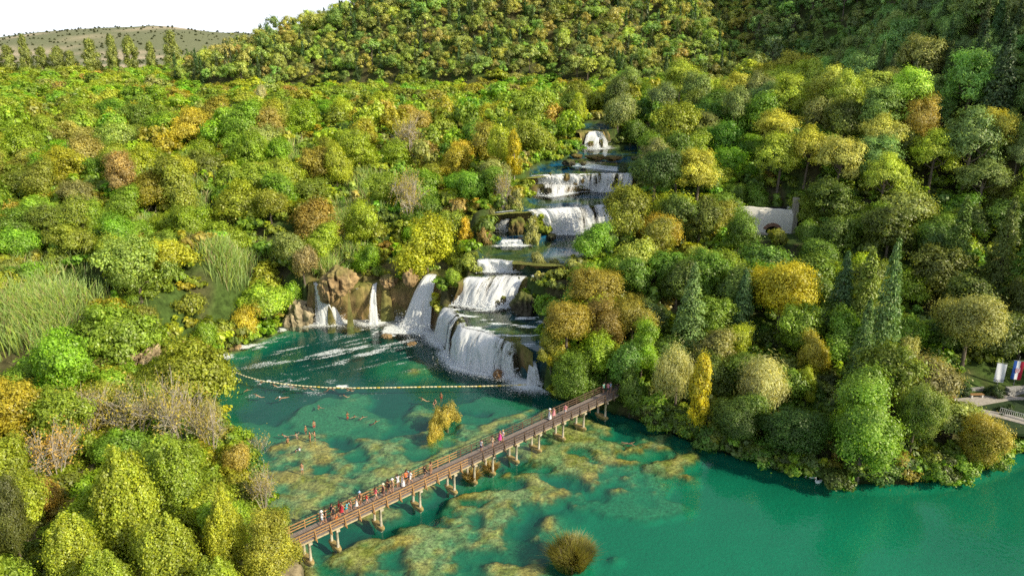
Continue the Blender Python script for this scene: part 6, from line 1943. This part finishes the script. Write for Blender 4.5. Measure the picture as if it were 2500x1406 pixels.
def hair_mesh(J, long=False):
    h = Vector(J['hea']); m = MB()
    V = []; Fq = []
    bm = bmesh.new(); bmesh.ops.create_uvsphere(bm, u_segments=14, v_segments=10, radius=1)
    for v in bm.verts:
        x, y, z = v.co
        cut = z if y > -.2 else max(z, .25)
        if y < -.2 and z < .25: y = -.2 + (y + .2) * .2
        v.co = Vector((x * .108, y * .118 + .012, cut * .115 + .03)) + h
        if long and z < -.1 and y > -.1: v.co.z -= .18
    me = bpy.data.meshes.new('hair'); bm.to_mesh(me); bm.free()
    me.polygons.foreach_set('use_smooth', np.ones(len(me.polygons), bool))
    return me


def eye_mesh(J):
    m = MB(); h = Vector(J['hea'])
    for s in (-1, 1): m.lathe([(.004, -.012), (.012, 0), (.004, .012)], (h.x + s * .035, h.y - .088, h.z + .012), 6)
    return mk_mesh('eyes', m.v, m.f)


def hat_mesh(J):
    h = Vector(J['top']); m = MB(); m.lathe([(.19, -.06), (.185, -.045), (.115, -.035), (.11, .04), (.07, .075), (.01, .08)], (h.x, h.y, h.z), 14)
    return mk_mesh('hat', m.v, m.f, None, smooth=True)


SK = simple('skin', (.52, .29, .18), .6, .08, 8); SK2 = simple('tanned_skin', (.38, .19, .10), .6, .08, 8)
CM = {}


def cmat(c):
    if c not in CM: CM[c] = simple('cloth_' + str(len(CM)), c, .85, .12, 12)
    return CM[c]


PARTS = {}
for nm, J in dict(stand=STAND, walk=WALK, lean=LEAN, photo=PHOTO, swim=SWIM, crawl=CRAWL, sit=SIT).items():
    sh, so = clothes(J)
    PARTS[nm] = dict(body=body_mesh(J), shirt=sh, shorts=so, dress=dress_mesh(J), gown=dress_mesh(J, True), hair=hair_mesh(J), longhair=hair_mesh(J, True), eyes=eye_mesh(J), hat=hat_mesh(J))
for pr in PARTS.values():
    for me in pr.values():
        me.materials.clear(); me.materials.append(SK)
M_EYE = simple('eye', (.02, .02, .02), .3)


def cpart(name, me, parent, mat):
    o = link(name, me, parent)
    o.material_slots[0].link = 'OBJECT'; o.material_slots[0].material = mat
    return o


def person(x, y, z, rz, pose, label, shirt=None, shorts=None, dress=None, gown=None, hair=(.05, .03, .02), long=False, hat=None, skinm=SK, sc=1.0, group=None, bag=None):
    e = props(empty('person', (x, y, z), rz, sc), label, 'person', group)
    pr = PARTS[pose]
    cpart('body', pr['body'], e, skinm); cpart('eyes', pr['eyes'], e, M_EYE)
    cpart('hair', pr['longhair' if long else 'hair'], e, cmat(hair))
    if shirt: cpart('shirt', pr['shirt'], e, cmat(shirt))
    if shorts: cpart('shorts', pr['shorts'], e, cmat(shorts))
    if dress: cpart('dress', pr['dress'], e, cmat(dress))
    if gown: cpart('dress', pr['gown'], e, cmat(gown))
    if hat: cpart('hat', pr['hat'], e, cmat(hat))
    return e


def onbridge(px, py, rz, pose, label, across=None, **k):
    s, w = bpar(px, py); w = max(-BW / 2 + .3, min(BW / 2 - .3, w))
    d = (b0 - a0).normalized(); q = a0 + d * s + Vector((-d.y, d.x, 0)) * w
    return person(q.x, q.y, 2.83, rz, pose, label, **k)


WH = (.80, .80, .82); LB = (.35, .52, .70); BK = (.03, .03, .035); RE = (.62, .05, .04); OR_ = (.75, .18, .05); TQ = (.03, .50, .62); PK = (.75, .30, .33); DB = (.10, .06, .06); NV = (.04, .05, .14); TN_ = (.55, .42, .30); GY = (.55, .55, .60); KH = (.42, .38, .28)
A_ = BRZ   # along the bridge
FWD, BACK, RAILF, RAILN = A_ + pi / 2, A_ - pi / 2, A_ + pi, A_
BP_ = [
    (787, 1280, FWD, 'walk', 'person in pale shirt, light blue shorts and white hat walking on the bridge', dict(shirt=WH, shorts=LB, hat=WH)),
    (796, 1275, BACK, 'stand', 'person in black behind the one in the white hat', dict(shirt=BK, shorts=BK)),
    (810, 1262, FWD, 'walk', 'person in navy shirt and red shorts on the bridge', dict(shirt=NV, shorts=RE)),
    (815, 1268, RAILF, 'stand', 'person in black shirt and dark trousers beside the red shorts', dict(shirt=BK, shorts=BK)),
    (823, 1277, RAILN, 'lean', 'bare chested person with orange shorts leaning on the near rail', dict(shorts=OR_, skinm=SK2)),
    (829, 1254, BACK, 'stand', 'dark haired person in a red top', dict(shirt=RE, shorts=BK, long=True)),
    (836, 1258, BACK, 'walk', 'person in a dark red dress behind the red top', dict(dress=(.5, .04, .06), long=True)),
    (847, 1254, RAILN, 'lean', 'person bending with a bright turquoise towel', dict(shirt=TQ, shorts=TQ)),
    (857, 1243, FWD, 'stand', 'small person with bare shoulders beside the turquoise towel', dict(shorts=PK, sc=.75)),
    (872, 1242, BACK, 'walk', 'child in a white dress in the middle of the bridge', dict(dress=WH, sc=.85)),
    (871, 1224, RAILF, 'stand', 'person in dark clothes with a pale blue cap at the far rail', dict(shirt=DB, shorts=DB, hat=LB)),
    (880, 1230, BACK, 'stand', 'bare chested tanned person with beige shorts', dict(shorts=TN_, skinm=SK2)),
    (896, 1229, FWD, 'walk', 'child in a red top near the middle of the bridge', dict(shirt=RE, shorts=PK, sc=.72)),
    (918, 1221, FWD, 'walk', 'person in a rose red top and tan shorts', dict(shirt=(.62, .12, .16), shorts=TN_, long=True)),
    (937, 1212, BACK, 'stand', 'person in a brown dress and cream sun hat', dict(dress=DB, hat=(.75, .68, .5))),
    (945, 1199, RAILF, 'stand', 'tanned person with a black swimsuit at the far rail', dict(shorts=BK, skinm=SK2, long=True)),
    (951, 1206, BACK, 'walk', 'person in dark clothes carrying a bag past the sun hat', dict(shirt=BK, shorts=DB)),
    (959, 1200, BACK, 'stand', 'person with a white cap and tan shirt', dict(shirt=TN_, shorts=KH, hat=WH)),
    (969, 1187, RAILF, 'photo', 'person in a pale grey top holding up a camera', dict(shirt=GY, shorts=WH)),
    (984, 1188, BACK, 'stand', 'person in a long white dress', dict(gown=WH, hair=(.3, .2, .1), long=True)),
    (987, 1177, RAILF, 'stand', 'person in an orange red top at the far rail', dict(shirt=OR_, shorts=BK)),
    (995, 1178, RAILF, 'lean', 'person in pale blue leaning on the far rail', dict(shirt=LB, shorts=NV)),
    (1003, 1180, BACK, 'walk', 'person in white top and white shorts', dict(shirt=WH, shorts=WH)),
    (1037, 1168, FWD, 'walk', 'person in black carrying a white bag', dict(shirt=BK, shorts=BK, hat=None)),
    (1052, 1158, RAILF, 'stand', 'dark haired person in a short brown dress', dict(dress=(.25, .14, .08), long=True)),
    (1175, 1102, FWD, 'stand', 'person in a light grey shirt alone near the bridge middle', dict(shirt=GY, shorts=NV)),
    (1202, 1093, FWD, 'walk', 'person with tan clothes and brown hair', dict(shirt=TN_, shorts=(.35, .2, .15))),
    (1221, 1081, BACK, 'walk', 'person in a bright pink dress', dict(dress=(.80, .08, .35), hair=(.3, .2, .1))),
    (1228, 1078, BACK, 'stand', 'blond person in a white top', dict(shirt=WH, shorts=LB, hair=(.55, .40, .18), long=True)),
    (1342, 1025, BACK, 'stand', 'person dressed all in white on the dark wooden half', dict(gown=WH, hat=WH)),
    (1352, 1021, BACK, 'walk', 'person in pale pink beside the one all in white', dict(dress=PK)),
    (1380, 1014, BACK, 'walk', 'person in a pink top and grey shorts', dict(shirt=PK, shorts=GY)),
    (1464, 956, RAILF, 'stand', 'person in a mint green top in the shade', dict(shirt=(.25, .65, .5), shorts=BK)),
    (1484, 960, FWD, 'walk', 'person in a striped pink shirt in the shade', dict(shirt=PK, shorts=NV)),
    (1490, 958, BACK, 'stand', 'person in light blue at the shaded bridge end', dict(shirt=LB, shorts=GY)),
    (607, 1364, FWD, 'walk', 'person in white top and purple skirt under the tree at the bridge start', dict(shirt=WH, dress=None, shorts=(.35, .1, .4), hair=(.5, .5, .45))),
    (618, 1350, BACK, 'walk', 'person in dark red under the tree at the bridge start', dict(shirt=(.4, .06, .06), shorts=BK)),
]
for px, py, rz, pose, lb, k in BP_: onbridge(px, py, rz + RD.uniform(-.3, .3), pose, lb, **k)

SWP = [((497, 923), 'sit', 'person sitting in the orange shallows by the bank', -.75), ((603, 951), 'swim', 'swimmer nearest the bank below the buoy line', 0), ((625, 963), 'swim', 'swimmer in foam below the buoy line', 0),
       ((683, 971), 'crawl', 'swimmer with a pale cap in the dark green water', 0), ((840, 965), 'swim', 'swimmer just below the foam patch on the buoy line', 0), ((780, 995), 'crawl', 'swimmer gliding over dim algae', 0),
       ((848, 1013), 'photo', 'bather chest deep with raised arms', -1.1), ((865, 1016), 'swim', 'swimmer beside the bather with raised arms', 0), ((885, 1018), 'swim', 'swimmer in the middle of the upper shallows', 0),
       ((917, 1029), 'swim', 'swimmer next to open teal water', 0), ((541, 1046), 'swim', 'swimmer alone near the bare bushes', 0), ((766, 1033), 'stand', 'bather chest deep above the pair of waders', -1.15),
       ((746, 1048), 'stand', 'sunlit bather waist deep with light hair', -1.05), ((722, 1059), 'swim', 'swimmer with spread arms near the seated back', 0), ((690, 1061), 'swim', 'dark haired swimmer at the algae edge', 0),
       ((703, 1080), 'sit', 'bare backed person seated on the algae bank', -.72), ((757, 1072), 'stand', 'thin wader standing knee deep, one of a pair', -.35), ((769, 1071), 'photo', 'wader with raised hands standing knee deep', -.35),
       ((728, 1099), 'crawl', 'person in a white shirt floating over the algae', 0), ((738, 1153), 'stand', 'lone wader standing on the brown algae flat', -.2), ((1030, 972), 'swim', 'swimmer with spread arms in front of the curtain fall', 0),
       ((1077, 967), 'stand', 'bather waist deep behind the round bushes', -.95), ((1063, 987), 'sit', 'person sitting on algae just behind the round bushes', -.65), ((1540, 1082), 'crawl', 'lone swimmer on the far side of the bridge', 0),
       ((637, 933), 'swim', 'first swimmer hanging on the buoy line from the bank', 0), ((668, 939), 'swim', 'second swimmer hanging on the buoy line from the bank', 0), ((708, 943), 'swim', 'swimmer in a close pair at the buoy line', 0),
       ((717, 944), 'crawl', 'other swimmer of the close pair at the buoy line', 0), ((740, 946), 'swim', 'swimmer between the close pair and the foam patch', 0), ((757, 947), 'swim', 'swimmer a little nearer the foam patch', 0),
       ((802, 949), 'swim', 'swimmer touching the foam patch on the buoy line', 0), ((812, 949), 'crawl', 'dark swimmer in front of the foam patch', 0), ((848, 949), 'swim', 'swimmer at the outer tip of the foam patch', 0), ((856, 950), 'swim', 'last swimmer along the buoy line', 0)]
for i, ((px, py), pose, lb, dz) in enumerate(SWP):
    x, y, z = P(px, py, 0)
    kw = dict(shorts=[NV, RE, BK, TQ, GY][i % 5]) if pose in ('stand', 'photo', 'sit') else {}
    if 'white shirt' in lb: kw['shirt'] = WH
    if 'pale cap' in lb: kw['hat'] = WH
    person(x, y, dz - (.07 if pose in ('swim', 'crawl') else 0), RD.uniform(-1.2, 1.2) + (pi if 'back' in lb else 0), pose, lb, sc=.93, hair=(.5, .38, .2) if 'light hair' in lb else (.05, .03, .02), skinm=SK if i % 3 else SK2, group='swimmers and bathers in the pool', **kw)
person(vx - 1.0, vy + .8, vz + .57, 0, 'stand', 'person in an orange shirt behind the viewpoint fence', shirt=OR_, shorts=BK)
person(vx - 2.4, vy + 1.0, vz + .57, .5, 'stand', 'person in a dark red shirt behind the viewpoint fence', shirt=(.35, .05, .03), shorts=NV)
# ------------------------------------------------------------------ camera, sun and sky
cam = bpy.data.cameras.new('camera'); co = bpy.data.objects.new('camera', cam); COL.objects.link(co)
cam.sensor_fit = 'HORIZONTAL'; cam.angle = 2 * math.atan(1250 / FOC); cam.clip_end = 20000; cam.clip_start = .5
co.location = (0, 0, CAMH); co.rotation_euler = (pi / 2 - PIT, 0, 0)
scene.camera = co
SAZ, SEL = 118.0, 33.0
sd = Vector((math.sin(R(SAZ)) * math.cos(R(SEL)), math.cos(R(SAZ)) * math.cos(R(SEL)), math.sin(R(SEL))))
sl = bpy.data.lights.new('sun', 'SUN'); sl.energy = 5.0; sl.angle = R(.5); sl.color = (1, .90, .67)
so = bpy.data.objects.new('sun', sl); COL.objects.link(so); so.location = (60, -60, 120)
so.rotation_euler = sd.to_track_quat('Z', 'Y').to_euler()
w = bpy.data.worlds.new('World'); scene.world = w; w.use_nodes = True
nt = w.node_tree; bg = nt.nodes['Background']
sk = nt.nodes.new('ShaderNodeTexSky'); sk.sky_type = 'NISHITA'; sk.sun_disc = False
sk.sun_elevation = R(SEL); sk.sun_rotation = R(SAZ); sk.air_density = 1.0; sk.dust_density = 2.5; sk.ozone_density = 1.2
hs = nd(nt, 'ShaderNodeTexCoord'); sx = nd(nt, 'ShaderNodeSeparateXYZ'); nt.links.new(hs.outputs['Generated'], sx.inputs[0])
hz_ = ramp(nt, sx.outputs[2], [(0.0, (1, 1, 1)), (.07, (.9, .9, .9)), (.25, (.42, .42, .42)), (.75, (.12, .12, .12))])
hazy = mul(nt, sk.outputs[0], (8.8, 9.4, 10.2), 1.0, 'MIX'); hazy.node.inputs[0].default_value = .5
nt.links.new(hz_, hazy.node.inputs[0])
nt.links.new(hazy, bg.inputs[0]); bg.inputs[1].default_value = .13
scene.view_settings.view_transform = 'Standard'; scene.view_settings.look = 'None'; scene.view_settings.exposure = 0; scene.view_settings.gamma = 1
scene.render.engine = 'CYCLES'
cy = scene.cycles
cy.max_bounces = 6; cy.diffuse_bounces = 3; cy.glossy_bounces = 2; cy.transmission_bounces = 3; cy.transparent_max_bounces = 12
cy.caustics_reflective = False; cy.caustics_refractive = False
cy.use_denoising = False; cy.denoiser = 'OPENIMAGEDENOISE'; cy.denoising_input_passes = 'RGB_ALBEDO_NORMAL'
